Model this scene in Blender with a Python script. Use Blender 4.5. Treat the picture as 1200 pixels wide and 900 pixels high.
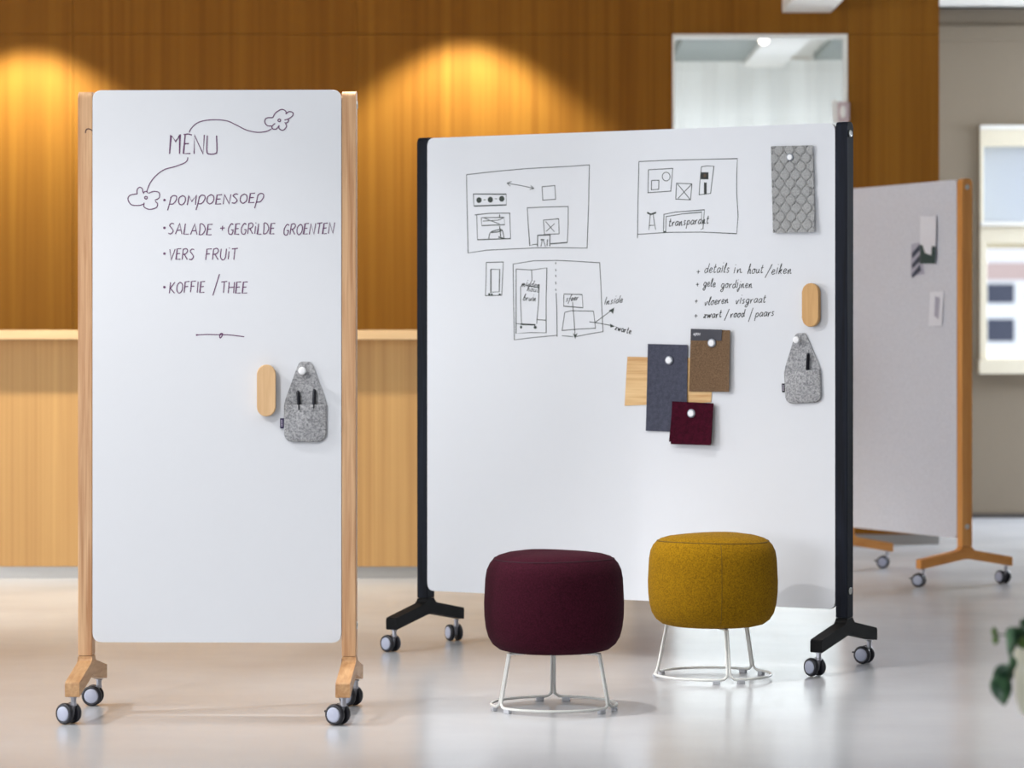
import bpy, bmesh, math, random
from mathutils import Vector, Matrix
random.seed(7)
for o in list(bpy.data.objects): bpy.data.objects.remove(o, do_unlink=True)
SC = bpy.context.scene
COL = SC.collection
PI = math.pi

# ---------------------------------------------------------------- camera
F = 3500.0            # focal length in pixels of a 1200 px wide frame
H = 1.18              # eye height
HY = 400.0            # horizon row
cam_d = bpy.data.cameras.new('camera')
cam_d.sensor_width = 36.0
cam_d.lens = 36.0*F/1200.0
cam_d.shift_y = -(450.0-HY)/1200.0
cam_d.clip_start = 0.05; cam_d.clip_end = 300
cam_d.dof.use_dof = True
cam_d.dof.focus_distance = 10.0
cam_d.dof.aperture_fstop = 3.2
cam = bpy.data.objects.new('camera', cam_d); COL.objects.link(cam)
cam.location = (0, 0, H); cam.rotation_euler = (PI/2, 0, 0)
SC.camera = cam

# ---------------------------------------------------------------- world, lights, exposure
SC.view_settings.view_transform = 'Standard'
SC.view_settings.look = 'None'
SC.view_settings.gamma = 1.0
SC.view_settings.use_curve_mapping = False
SC.view_settings.exposure = 0.2

W = bpy.data.worlds.new('overcast'); SC.world = W; W.use_nodes = True
bgn = W.node_tree.nodes['Background']
bgn.inputs[0].default_value = (0.86, 0.93, 1.0, 1); bgn.inputs[1].default_value = 1.45

def aim(o, target):
    o.rotation_euler = (Vector(target)-o.location).to_track_quat('-Z', 'Y').to_euler()
def area(name, loc, target, sx, sy, power, col):
    d = bpy.data.lights.new(name, 'AREA'); d.shape = 'RECTANGLE'; d.size = sx; d.size_y = sy
    d.energy = power; d.color = col
    o = bpy.data.objects.new(name, d); COL.objects.link(o); o.location = loc; aim(o, target); return o
def spot(name, loc, target, power, col, cone, blend, size=0.05):
    d = bpy.data.lights.new(name, 'SPOT'); d.energy = power; d.color = col
    d.spot_size = math.radians(cone); d.spot_blend = blend; d.shadow_soft_size = size
    o = bpy.data.objects.new(name, d); COL.objects.link(o); o.location = loc; aim(o, target); return o
# area lights inside the hall for unseen windows; left and rear walls are solid
area('daylight_and_fill_left', (-8.7, 8.2, 1.75), (0.0, 10.3, 1.0), 3.6, 1.9, 215, (0.88, 0.93, 1.0))
area('daylight_and_fill_left', (-8.7, 12.6, 1.9), (1.9, 15.0, 1.2), 3.0, 1.9, 90, (0.86, 0.92, 1.0))  # added fill, brightens the pinboard from the left
area('window_daylight_rear', (-5.8, -2.7, 1.75), (-0.4, 10.0, 1.1), 4.6, 1.7, 380, (0.90, 0.94, 1.0))
area('window_daylight_right', (6.2, 19.5, 2.3), (3.4, 18.2, 0.0), 1.5, 1.6, 420, (0.80, 0.88, 1.0))
# daylight behind the curtain of the back room
area('window_daylight_back_room', (0.9, 21.85, 1.35), (0.9, 10.0, 1.35), 3.6, 2.3, 100, (0.95, 0.97, 1.0))
# ceiling spots washing the tall timber wall
spot('wall_washer', (-0.27, 16.82, 3.37), (-0.27, 17.0, 0.0), 215, (0.95, 1.0, 0.98), 96, 0.40, 0.04)
spot('wall_washer', (-2.80, 16.80, 3.37), (-2.80, 17.0, 0.0), 250, (0.95, 1.0, 0.98), 92, 0.40, 0.04)
# ceiling spots in front of the low partition, and two beside the boards
spot('ceiling_spot_and_fill', (-1.1, 14.1, 3.37), (-1.1, 14.5, 0.0), 290, (1.0, 0.93, 0.80), 100, 0.6, 0.05)
spot('ceiling_spot_and_fill', (-3.2, 14.1, 3.37), (-3.2, 14.5, 0.0), 360, (1.0, 0.93, 0.80), 100, 0.6, 0.05)
spot('ceiling_spot_and_fill', (-3.3, 8.75, 3.34), (-0.9, 9.5, 0.9), 230, (1.0, 0.97, 0.94), 70, 0.6, 0.05)
spot('ceiling_spot_and_fill', (-0.42, 9.53, 3.36), (0.3, 9.75, 0.0), 230, (1.0, 0.97, 0.94), 60, 0.8, 0.06)
spot('ceiling_spot_and_fill', (-2.4, 6.0, 3.34), (-0.95, 9.4, 0.55), 200, (1.0, 0.98, 0.97), 34, 0.8, 0.08)  # added fill spot, brightens the tall whiteboard
area('added_ceiling_fill', (0.0, 8.0, 3.38), (0.0, 8.0, 0.0), 6.0, 5.0, 58, (0.92, 0.96, 1.0))  # added overhead fill that lifts the floor, no fixture behind it
# added soft light that brightens the room behind the inner window
area('back_room_fill', (1.0, 18.2, 3.1), (1.0, 21.3, 1.5), 2.0, 0.5, 12, (0.95, 1.0, 0.97))

# ---------------------------------------------------------------- pixel helpers
def at(px, py, d):
    return Vector(((px-600)*d/F, d, H-(py-HY)*d/F))

# ---------------------------------------------------------------- materials
def lin(r, g, b):
    def c(v):
        v /= 255.0
        return v/12.92 if v <= 0.04045 else ((v+0.055)/1.055)**2.4
    return (c(r), c(g), c(b), 1)
def new_mat(name):
    m = bpy.data.materials.new(name); m.use_nodes = True
    return m, m.node_tree, m.node_tree.nodes['Principled BSDF']
def N(nt, kind, **kw):
    n = nt.nodes.new(kind)
    for k, v in kw.items(): setattr(n, k, v)
    return n
def plain(name, rgb, rough=0.5, metal=0.0, spec=0.5, emit=None, var=0.03):
    m, nt, p = new_mat(name)
    tc = N(nt, 'ShaderNodeTexCoord'); no = N(nt, 'ShaderNodeTexNoise'); no.inputs['Scale'].default_value = 35
    nt.links.new(tc.outputs['Object'], no.inputs['Vector'])
    mx = N(nt, 'ShaderNodeMixRGB'); mx.inputs[1].default_value = tuple(c*(1-var) for c in rgb[:3])+(1,)
    mx.inputs[2].default_value = tuple(min(1, c*(1+var)) for c in rgb[:3])+(1,)
    nt.links.new(no.outputs['Fac'], mx.inputs[0]); nt.links.new(mx.outputs[0], p.inputs['Base Color'])
    p.inputs['Roughness'].default_value = rough; p.inputs['Metallic'].default_value = metal
    p.inputs['Specular IOR Level'].default_value = spec
    if emit:
        p.inputs['Emission Color'].default_value = rgb; p.inputs['Emission Strength'].default_value = emit
    return m
def ramp(nt, fac, stops):
    r = N(nt, 'ShaderNodeValToRGB'); e = r.color_ramp.elements
    e[0].position, e[0].color = stops[0]; e[1].position, e[1].color = stops[-1]
    for s in stops[1:-1]:
        x = e.new(s[0]); x.color = s[1]
    nt.links.new(fac, r.inputs[0]); return r
def wood(name, dark, light, scale=(60, 60, 2.5), rough=0.45, spec=0.5, strip=None, bump=0.08):
    """grain running along local z"""
    m, nt, p = new_mat(name)
    tc = N(nt, 'ShaderNodeTexCoord'); mp = N(nt, 'ShaderNodeMapping'); mp.inputs['Scale'].default_value = scale
    nt.links.new(tc.outputs['Object'], mp.inputs[0])
    n1 = N(nt, 'ShaderNodeTexNoise'); n1.inputs['Scale'].default_value = 1.0; n1.inputs['Detail'].default_value = 6
    n1.inputs['Distortion'].default_value = 0.6
    nt.links.new(mp.outputs[0], n1.inputs['Vector'])
    mp2 = N(nt, 'ShaderNodeMapping'); mp2.inputs['Scale'].default_value = tuple(s*0.18 for s in scale)
    nt.links.new(tc.outputs['Object'], mp2.inputs[0])
    n2 = N(nt, 'ShaderNodeTexNoise'); n2.inputs['Scale'].default_value = 1.0; n2.inputs['Detail'].default_value = 3
    n2.inputs['Distortion'].default_value = 1.2
    nt.links.new(mp2.outputs[0], n2.inputs['Vector'])
    ad = N(nt, 'ShaderNodeMath', operation='ADD'); nt.links.new(n1.outputs['Fac'], ad.inputs[0]); nt.links.new(n2.outputs['Fac'], ad.inputs[1])
    ml = N(nt, 'ShaderNodeMath', operation='MULTIPLY'); nt.links.new(ad.outputs[0], ml.inputs[0]); ml.inputs[1].default_value = 0.5
    fac = ml.outputs[0]
    if strip:
        sx = N(nt, 'ShaderNodeSeparateXYZ'); nt.links.new(tc.outputs['Object'], sx.inputs[0])
        dv = N(nt, 'ShaderNodeMath', operation='DIVIDE'); nt.links.new(sx.outputs[0], dv.inputs[0]); dv.inputs[1].default_value = strip
        fl = N(nt, 'ShaderNodeMath', operation='FLOOR'); nt.links.new(dv.outputs[0], fl.inputs[0])
        wn = N(nt, 'ShaderNodeTexWhiteNoise', noise_dimensions='1D'); nt.links.new(fl.outputs[0], wn.inputs['W'])
        mm = N(nt, 'ShaderNodeMath', operation='MULTIPLY_ADD'); nt.links.new(wn.outputs['Value'], mm.inputs[0])
        mm.inputs[1].default_value = 0.10; nt.links.new(ml.outputs[0], mm.inputs[2])
        sb = N(nt, 'ShaderNodeMath', operation='SUBTRACT'); nt.links.new(mm.outputs[0], sb.inputs[0]); sb.inputs[1].default_value = 0.05
        fac = sb.outputs[0]
    r = ramp(nt, fac, [(0.33, dark), (0.67, light)])
    nt.links.new(r.outputs[0], p.inputs['Base Color'])
    p.inputs['Roughness'].default_value = rough; p.inputs['Specular IOR Level'].default_value = spec
    b = N(nt, 'ShaderNodeBump'); b.inputs['Strength'].default_value = bump; b.inputs['Distance'].default_value = 0.001
    nt.links.new(n1.outputs['Fac'], b.inputs['Height']); nt.links.new(b.outputs[0], p.inputs['Normal'])
    return m
def fabric(name, dark, light, scale=700, rough=0.95, lo=0.38, hi=0.62, bump=0.4, dist=0.0008, sheen=0.0):
    m, nt, p = new_mat(name)
    tc = N(nt, 'ShaderNodeTexCoord')
    n1 = N(nt, 'ShaderNodeTexNoise'); n1.inputs['Scale'].default_value = scale; n1.inputs['Detail'].default_value = 3
    nt.links.new(tc.outputs['Object'], n1.inputs['Vector'])
    n2 = N(nt, 'ShaderNodeTexNoise'); n2.inputs['Scale'].default_value = scale*0.22; n2.inputs['Detail'].default_value = 2
    nt.links.new(tc.outputs['Object'], n2.inputs['Vector'])
    ad = N(nt, 'ShaderNodeMath', operation='MULTIPLY_ADD'); nt.links.new(n2.outputs['Fac'], ad.inputs[0]); ad.inputs[1].default_value = 0.45
    ml = N(nt, 'ShaderNodeMath', operation='MULTIPLY'); nt.links.new(n1.outputs['Fac'], ml.inputs[0]); ml.inputs[1].default_value = 0.55
    nt.links.new(ml.outputs[0], ad.inputs[2])
    r = ramp(nt, ad.outputs[0], [(lo, dark), (hi, light)])
    nt.links.new(r.outputs[0], p.inputs['Base Color'])
    p.inputs['Roughness'].default_value = rough; p.inputs['Specular IOR Level'].default_value = 0.15
    p.inputs['Sheen Weight'].default_value = sheen
    b = N(nt, 'ShaderNodeBump'); b.inputs['Strength'].default_value = bump; b.inputs['Distance'].default_value = dist
    nt.links.new(n1.outputs['Fac'], b.inputs['Height']); nt.links.new(b.outputs[0], p.inputs['Normal'])
    return m

M = {}
M['wall_wood'] = wood('golden_oak_veneer', lin(127, 77, 10), lin(150, 99, 26), scale=(45, 45, 0.6), rough=0.6, spec=0.2, strip=0.03)
M['low_wood'] = wood('pale_oak_veneer', lin(180, 134, 78), lin(204, 160, 100), scale=(90, 90, 0.7), rough=0.5, strip=0.014)
M['ledge_wood'] = wood('pale_oak_edge', lin(214, 176, 128), lin(232, 198, 152), scale=(2, 60, 60), rough=0.4)
M['ash'] = wood('pale_ash', lin(174, 122, 80), lin(220, 180, 138), scale=(120, 120, 4), rough=0.5)
M['ash_foot'] = wood('pale_ash_foot', lin(168, 118, 72), lin(210, 168, 122), scale=(90, 8, 90), rough=0.5)
M['oak'] = wood('honey_oak', lin(204, 132, 62), lin(228, 162, 88), scale=(70, 70, 4), rough=0.5)
M['oak_foot'] = wood('honey_oak_foot', lin(200, 128, 58), lin(224, 158, 84), scale=(60, 12, 60), rough=0.5)
M['black_wood'] = wood('black_stained_ash', lin(9, 11, 18), lin(26, 31, 44), scale=(110, 110, 6), rough=0.6, spec=0.15, bump=0.3)
M['black_foot'] = wood('black_stained_foot', lin(8, 8, 9), lin(18, 17, 18), scale=(60, 12, 60), rough=0.6, spec=0.15, bump=0.3)
M['eraser_wood'] = wood('oiled_oak', lin(206, 164, 116), lin(226, 188, 142), scale=(90, 90, 7), rough=0.5)
M['eraser_dark'] = wood('amber_oak', lin(190, 142, 84), lin(212, 166, 106), scale=(90, 90, 7), rough=0.5)
M['veneer'] = wood('veneer_sample', lin(196, 146, 88), lin(236, 200, 144), scale=(5, 60, 110), rough=0.5)
M['white'] = plain('white_board_enamel', lin(222, 224, 229), rough=0.25, spec=0.4, var=0.004)
M['rim'] = plain('white_board_rim', lin(228, 224, 224), rough=0.4)
M['ink_purple'] = plain('purple_marker_ink', lin(96, 50, 92), rough=0.6)
M['ink_green'] = plain('dark_green_marker_ink', lin(46, 56, 50), rough=0.6)
M['ink_dark'] = plain('black_marker_ink', lin(22, 26, 22), rough=0.6)
M['ink_brown'] = plain('brown_marker_ink', lin(70, 50, 30), rough=0.6)
M['knot'] = plain('knot_brown', lin(92, 62, 52), rough=0.6)
M['tyre'] = plain('black_tyre_rubber', lin(26, 26, 34), rough=0.4)
M['hub'] = plain('grey_hub_plastic', lin(176, 180, 198), rough=0.35)
M['fork'] = plain('silver_fork', lin(168, 168, 176), rough=0.3, metal=0.6)
M['bolt'] = plain('brushed_bolt', lin(200, 200, 196), rough=0.35, metal=0.7)
M['felt'] = fabric('grey_felt', lin(120, 120, 124), lin(192, 192, 194), scale=650, lo=0.40, hi=0.60, bump=0.6)
M['stitch'] = plain('pale_stitching', lin(198, 198, 196), rough=0.9)
M['tag'] = plain('navy_tag', lin(40, 30, 72), rough=0.8)
M['tag_black'] = plain('black_tag', lin(26, 28, 36), rough=0.8)
M['tag_print'] = plain('tag_print', lin(190, 180, 200), rough=0.8)
M['pen'] = plain('black_pen', lin(20, 22, 32), rough=0.3)
M['knob'] = plain('white_knob', lin(240, 240, 242), rough=0.3)
M['magring'] = plain('magnet_ring', lin(150, 155, 165), rough=0.3, metal=0.5)
M['navy'] = fabric('slate_leather', lin(62, 64, 78), lin(78, 80, 95), scale=300, bump=0.2, rough=0.7)
M['brown'] = fabric('brown_wool', lin(92, 72, 54), lin(130, 104, 80), scale=1000, bump=0.6)
M['burgundy'] = fabric('burgundy_velvet', lin(44, 4, 20), lin(70, 10, 32), scale=300, bump=0.3)
M['quilt'] = fabric('grey_quilted_fabric', lin(138, 138, 138), lin(178, 178, 178), scale=900, bump=0.5)
M['label_dark'] = plain('charcoal_label', lin(50, 50, 60), rough=0.6)
M['label_print'] = plain('white_print', lin(205, 205, 210), rough=0.6)
M['stool_red'] = fabric('aubergine_wool', lin(40, 6, 18), lin(66, 16, 34), scale=900, bump=0.5, dist=0.0012)
M['seam_red'] = plain('aubergine_piping', lin(44, 12, 26), rough=0.9)
M['stool_yellow'] = fabric('mustard_wool', lin(104, 72, 6), lin(164, 122, 12), scale=850, lo=0.36, hi=0.60, bump=0.5, dist=0.0012)
M['seam_yellow'] = plain('mustard_piping', lin(96, 74, 14), rough=0.9)
M['rod'] = plain('white_powder_coat', lin(232, 232, 228), rough=0.35)
M['pad'] = plain('grey_glide', lin(196, 198, 204), rough=0.4)
M['pin_fabric'] = fabric('light_grey_pinboard', lin(208, 208, 216), lin(220, 220, 228), scale=330, bump=0.2)
M['paper'] = plain('white_card', lin(232, 232, 240), rough=0.6)
M['paper_green'] = plain('dark_green_print', lin(46, 70, 70), rough=0.6)
M['paper_grey'] = plain('lilac_grey_print', lin(176, 174, 190), rough=0.6)
M['paper_dark'] = plain('slate_print', lin(58, 66, 84), rough=0.6)
M['paint_white'] = plain('white_paint', lin(246, 245, 240), rough=0.6)
M['ceiling'] = plain('ceiling_paint', lin(225, 223, 216), rough=0.8)
M['wall_paint'] = plain('warm_grey_paint', lin(137, 125, 108), rough=0.8)
M['steel_plinth'] = plain('brushed_plinth', lin(168, 166, 164), rough=0.35, metal=0.4)
M['dark_plinth'] = plain('dark_skirting', lin(74, 68, 64), rough=0.6)
M['cream'] = plain('cream_frame_paint', lin(236, 228, 206), rough=0.5)
M['leaf'] = None
M['pot'] = plain('cream_glazed_pot', lin(216, 212, 190), rough=0.4)
M['soil'] = plain('potting_soil', lin(52, 38, 28), rough=1)
M['stem'] = plain('dark_green_stem', lin(50, 70, 40), rough=0.6)
M['black_metal'] = plain('black_metal', lin(36, 36, 38), rough=0.4)
M['facade'] = plain('pink_grey_render', lin(200, 176, 172), rough=0.9)
M['facade_white'] = plain('white_window_joinery', lin(240, 240, 244), rough=0.7)
M['facade_pane'] = plain('dark_pane', lin(70, 74, 92), rough=0.15)
M['pink_plastic'] = plain('pinkish_grey_plastic', lin(196, 176, 178), rough=0.5)
M['lamp_glow'] = plain('lamp_glow', (1, 0.93, 0.8, 1), emit=9)
M['duct_grey'] = plain('grey_soffit', lin(150, 158, 154), rough=0.7)

def leaf_mat():
    m, nt, p = new_mat('waxy_leaf')
    tc = N(nt, 'ShaderNodeTexCoord'); n = N(nt, 'ShaderNodeTexNoise'); n.inputs['Scale'].default_value = 28
    nt.links.new(tc.outputs['Object'], n.inputs['Vector'])
    r = ramp(nt, n.outputs['Fac'], [(0.35, lin(34, 72, 48)), (0.7, lin(84, 128, 84))])
    nt.links.new(r.outputs[0], p.inputs['Base Color']); p.inputs['Roughness'].default_value = 0.35
    return m
M['leaf'] = leaf_mat()
M['leaf_young'] = plain('young_leaf', lin(96, 128, 62), rough=0.4)
def glass_mat(name, tint, rough=0.0, mixf=0.12):
    m, nt, p = new_mat(name); nt.nodes.remove(p)
    out = nt.nodes['Material Output']
    tr = N(nt, 'ShaderNodeBsdfTransparent'); tr.inputs[0].default_value = tint
    gl = N(nt, 'ShaderNodeBsdfGlossy'); gl.inputs['Roughness'].default_value = rough
    fr = N(nt, 'ShaderNodeFresnel'); fr.inputs[0].default_value = 1.45
    mx = N(nt, 'ShaderNodeMixShader'); nt.links.new(fr.outputs[0], mx.inputs[0])
    nt.links.new(tr.outputs[0], mx.inputs[1]); nt.links.new(gl.outputs[0], mx.inputs[2])
    nt.links.new(mx.outputs[0], out.inputs[0]); return m
M['glass'] = glass_mat('clear_glass', (0.96, 0.965, 0.965, 1))
def blind_mat():
    m, nt, p = new_mat('screen_blind_cloth'); out = nt.nodes['Material Output']
    p.inputs['Base Color'].default_value = lin(196, 202, 212); p.inputs['Roughness'].default_value = 0.9
    tl = N(nt, 'ShaderNodeBsdfTranslucent'); tl.inputs[0].default_value = lin(232, 236, 240)
    mx = N(nt, 'ShaderNodeMixShader'); mx.inputs[0].default_value = 0.6
    nt.links.new(p.outputs[0], mx.inputs[1]); nt.links.new(tl.outputs[0], mx.inputs[2]); nt.links.new(mx.outputs[0], out.inputs[0])
    return m
M['blind'] = blind_mat()
def curtain_mat():
    m, nt, p = new_mat('sheer_curtain'); out = nt.nodes['Material Output']
    p.inputs['Base Color'].default_value = lin(226, 229, 228); p.inputs['Roughness'].default_value = 0.9
    tl = N(nt, 'ShaderNodeBsdfTranslucent'); tl.inputs[0].default_value = lin(228, 232, 231)
    mx = N(nt, 'ShaderNodeMixShader'); mx.inputs[0].default_value = 0.5
    nt.links.new(p.outputs[0], mx.inputs[1]); nt.links.new(tl.outputs[0], mx.inputs[2]); nt.links.new(mx.outputs[0], out.inputs[0])
    return m
M['curtain'] = curtain_mat()
def floor_mat():
    m, nt, p = new_mat('polished_cast_floor')
    tc = N(nt, 'ShaderNodeTexCoord')
    n1 = N(nt, 'ShaderNodeTexNoise'); n1.inputs['Scale'].default_value = 1.3; n1.inputs['Detail'].default_value = 5
    n2 = N(nt, 'ShaderNodeTexNoise'); n2.inputs['Scale'].default_value = 160; n2.inputs['Detail'].default_value = 2
    for n in (n1, n2): nt.links.new(tc.outputs['Object'], n.inputs['Vector'])
    r = ramp(nt, n1.outputs['Fac'], [(0.3, lin(186, 187, 190)), (0.7, lin(196, 197, 200))])
    mx = N(nt, 'ShaderNodeMixRGB', blend_type='MULTIPLY'); mx.inputs[0].default_value = 0.06
    nt.links.new(r.outputs[0], mx.inputs[1]); nt.links.new(n2.outputs['Fac'], mx.inputs[2])
    nt.links.new(mx.outputs[0], p.inputs['Base Color'])
    rr = N(nt, 'ShaderNodeMapRange'); rr.inputs['To Min'].default_value = 0.17; rr.inputs['To Max'].default_value = 0.27
    nt.links.new(n1.outputs['Fac'], rr.inputs['Value']); nt.links.new(rr.outputs[0], p.inputs['Roughness'])
    p.inputs['Specular IOR Level'].default_value = 0.5
    return m
M['floor'] = floor_mat()

# ---------------------------------------------------------------- mesh helpers
def mesh_obj(name, bm, mat, parent=None, smooth=False):
    me = bpy.data.meshes.new(name); bm.to_mesh(me); bm.free()
    if mat: me.materials.append(mat)
    if smooth:
        for p in me.polygons: p.use_smooth = True
    o = bpy.data.objects.new(name, me); COL.objects.link(o)
    if parent: o.parent = parent
    return o
def tag(o, label=None, cat=None, group=None, kind=None):
    if label: o['label'] = label
    if cat: o['category'] = cat
    if group: o['group'] = group
    if kind: o['kind'] = kind
    return o
def empty(name, loc, rz=0, label=None, cat=None, group=None):
    o = bpy.data.objects.new(name, None); COL.objects.link(o); o.location = loc; o.rotation_euler = (0, 0, rz)
    o.empty_display_size = 0.1
    return tag(o, label, cat, group)
def add_box(bm, x0, x1, y0, y1, z0, z1, bev=0.0):
    vs = [bm.verts.new(v) for v in [(x0,y0,z0),(x1,y0,z0),(x1,y1,z0),(x0,y1,z0),(x0,y0,z1),(x1,y0,z1),(x1,y1,z1),(x0,y1,z1)]]
    fs = [bm.faces.new([vs[i] for i in f]) for f in [(3,2,1,0),(4,5,6,7),(0,1,5,4),(1,2,6,5),(2,3,7,6),(3,0,4,7)]]
    if bev > 0:
        es = list({e for f in fs for e in f.edges})
        bmesh.ops.bevel(bm, geom=es, offset=bev, segments=2, profile=0.5, affect='EDGES')
def box(name, x0, x1, y0, y1, z0, z1, mat, parent=None, bev=0.0):
    bm = bmesh.new(); add_box(bm, x0, x1, y0, y1, z0, z1, bev); return mesh_obj(name, bm, mat, parent)
def add_prism(bm, pts, to3, a, b, bev=0.0):
    """polygon pts (u,v) extruded between w=a and w=b; to3(u,v,w)->xyz"""
    va = [bm.verts.new(to3(u, v, a)) for u, v in pts]; vb = [bm.verts.new(to3(u, v, b)) for u, v in pts]
    n = len(pts); fs = [bm.faces.new(va), bm.faces.new(list(reversed(vb)))]
    for i in range(n):
        fs.append(bm.faces.new([va[(i+1) % n], va[i], vb[i], vb[(i+1) % n]]))
    if bev > 0:
        es = [e for e in set(fs[0].edges) | set(fs[1].edges)]
        bmesh.ops.bevel(bm, geom=es, offset=bev, segments=2, profile=0.5, affect='EDGES')
    bmesh.ops.recalc_face_normals(bm, faces=bm.faces[:])
def fillet(pts, rad, closed=True, n=5):
    out = []; L = len(pts)
    for i, p in enumerate(pts):
        r = rad[i] if isinstance(rad, (list, tuple)) else rad
        p = Vector(p)
        if r <= 0 or (not closed and i in (0, L-1)): out.append(p); continue
        a = Vector(pts[i-1])-p; b = Vector(pts[(i+1) % L])-p
        ra = min(r, a.length*0.49); rb = min(r, b.length*0.49)
        A = p+a.normalized()*ra; B = p+b.normalized()*rb
        for k in range(n+1):
            t = k/n; out.append(A*(1-t)**2+p*2*t*(1-t)+B*t*t)
    return out
def add_tube(bm, path, r, seg=10, cap=True):
    path = [Vector(p) for p in path]; rings = []
    up = Vector((0, 0, 1)); prev = None
    for i, p in enumerate(path):
        t = (path[min(i+1, len(path)-1)]-path[max(i-1, 0)]).normalized()
        if prev is None:
            a = up if abs(t.dot(up)) < 0.9 else Vector((1, 0, 0)); n = (a-t*a.dot(t)).normalized()
        else: n = (prev-t*prev.dot(t)).normalized()
        prev = n; b = t.cross(n); rr = r[i] if isinstance(r, (list, tuple)) else r
        rings.append([bm.verts.new(p+(n*math.cos(2*PI*k/seg)+b*math.sin(2*PI*k/seg))*rr) for k in range(seg)])
    for i in range(len(rings)-1):
        for k in range(seg):
            bm.faces.new([rings[i][k], rings[i][(k+1) % seg], rings[i+1][(k+1) % seg], rings[i+1][k]])
    if cap: bm.faces.new(list(reversed(rings[0]))); bm.faces.new(rings[-1])
    bmesh.ops.recalc_face_normals(bm, faces=bm.faces[:])
def add_lathe(bm, prof, seg=32, mtx=None):
    """profile of (r,z), about local z"""
    mtx = mtx or Matrix(); rings = []
    for r, z in prof:
        if r < 1e-6: rings.append([bm.verts.new(mtx @ Vector((0, 0, z)))])
        else: rings.append([bm.verts.new(mtx @ Vector((r*math.cos(2*PI*k/seg), r*math.sin(2*PI*k/seg), z))) for k in range(seg)])
    for a, b in zip(rings, rings[1:]):
        for k in range(seg):
            q = []
            for v in (a[k % len(a)], a[(k+1) % seg % len(a)], b[(k+1) % seg % len(b)], b[k % len(b)]):
                if v not in q: q.append(v)
            if len(q) > 2: bm.faces.new(q)
    bmesh.ops.recalc_face_normals(bm, faces=bm.faces[:])
def catmull(pts, n=6, closed=False):
    P = [Vector(p) for p in pts]; out = []; L = len(P)
    rng = range(L if closed else L-1)
    for i in rng:
        p1, p2 = P[i], P[(i+1) % L]
        p0 = P[i-1] if (i > 0 or closed) else p1*2-p2
        p3 = P[(i+2) % L] if (i+2 < L or closed) else p2*2-p1
        for k in range(n):
            t = k/n
            out.append(0.5*((2*p1)+(p2-p0)*t+(2*p0-5*p1+4*p2-p3)*t*t+(3*p1-p0-3*p2+p3)*t**3))
    out.append(P[0] if closed else P[-1]); return out

# ================================================================= THE SETTING
floor = box('floor', -9, 10, -3, 21.9, -0.12, 0, M['floor']); tag(floor, kind='structure')
ceil = box('ceiling', -9, 10, -3, 21.9, 3.40, 3.6, M['ceiling']); tag(ceil, kind='structure')

YW = 17.35                       # face of the tall timber wall
YL = 14.86                       # face of the half-height timber partition in front of it
XR = (1101-600)*YW/F             # right end of the tall wall
wx0, wx1 = (788-600)*YW/F, (993-600)*YW/F
wz1 = H+(400-40)*YW/F; wz0 = 0.0
bm = bmesh.new()
add_box(bm, -9, wx0, YW+0.02, YW+0.16, 0.0, 3.40); add_box(bm, wx1, XR-0.012, YW+0.02, YW+0.16, 0.0, 3.40)
add_box(bm, wx0, wx1, YW+0.02, YW+0.16, wz1, 3.40)
wall_back = tag(mesh_obj('wall_back', bm, M['wall_wood']), kind='structure')
g = 0.0012
zlow = 0.058
def wpanel(x0, x1, z0, z1, y=YW, par=None, mat='wall_wood'):
    box('veneer_panel', x0+g, x1-g, y, y+0.02, z0+g, z1-g, M[mat], par or wall_back, 0.0008)
xs = [-9.0, -7.4, -5.8, -4.2, -2.55, -0.9, wx0]
for a, b in zip(xs, xs[1:]):
    wpanel(a, b, zlow, wz1); wpanel(a, b, wz1, 3.40)
wpanel(wx0, wx1, wz1, 3.40)
wpanel(wx1, XR, zlow, wz1); wpanel(wx1, XR, wz1, 3.40)
box('veneer_return', XR-0.012, XR, YW+0.02, YW+0.16, 0, 3.40, M['wall_wood'], wall_back)
for x0, x1 in ((-9, wx0), (wx1, XR)):
    bb = box('baseboard_back', x0, x1, YW+0.006, YW+0.02, 0, zlow, M['steel_plinth']); tag(bb, kind='structure')
# half-height partition with a pale oak top
LX = 0.60
ledge_z0, ledge_z1 = H+2*YL/F, H+13*YL/F
wall_low = tag(box('wall_low', -9, LX-0.004, YL+0.02, YL+0.30, 0, ledge_z0, M['low_wood']), kind='structure')
xl = [-9, -7.5, -6.0, -4.5, -3.0, -1.62, -0.24, LX]
for a, b in zip(xl, xl[1:]): wpanel(a, b, zlow, ledge_z0, YL, wall_low, 'low_wood')
led = box('trim_1', -9, LX+0.05, YL-0.085, YL+0.36, ledge_z0, ledge_z1, M['ledge_wood'], None, 0.003); tag(led, kind='structure')
bl0 = box('baseboard_low', -9, LX, YL+0.006, YL+0.02, 0, zlow, M['steel_plinth']); tag(bl0, kind='structure')

bm = bmesh.new(); add_box(bm, -9.2, -9, -3.2, 21.9, 0, 3.40); tag(mesh_obj('wall_left', bm, M['wall_paint']), kind='structure')
bm = bmesh.new(); add_box(bm, -9.2, 10.2, -3.2, -3.0, 0, 3.40); tag(mesh_obj('wall_rear', bm, M['wall_paint']), kind='structure')
bm = bmesh.new(); yy = [-3.2, 11.2, 12.8, 14.2, 15.8, 17.2, 18.8, 20.25]
for i in range(0, 8, 2): add_box(bm, 10, 10.2, yy[i], yy[i+1], 0, 3.40)
for i in range(1, 6, 2): add_box(bm, 10, 10.2, yy[i], yy[i+1], 0, 0.96); add_box(bm, 10, 10.2, yy[i], yy[i+1], 2.62, 3.40)
tag(mesh_obj('wall_right', bm, M['wall_paint']), kind='structure')
bm = bmesh.new(); add_box(bm, -9, 3.0, 21.9, 22.1, 2.65, 3.40); tag(mesh_obj('wall_back_room', bm, M['wall_paint']), kind='structure')

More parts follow.
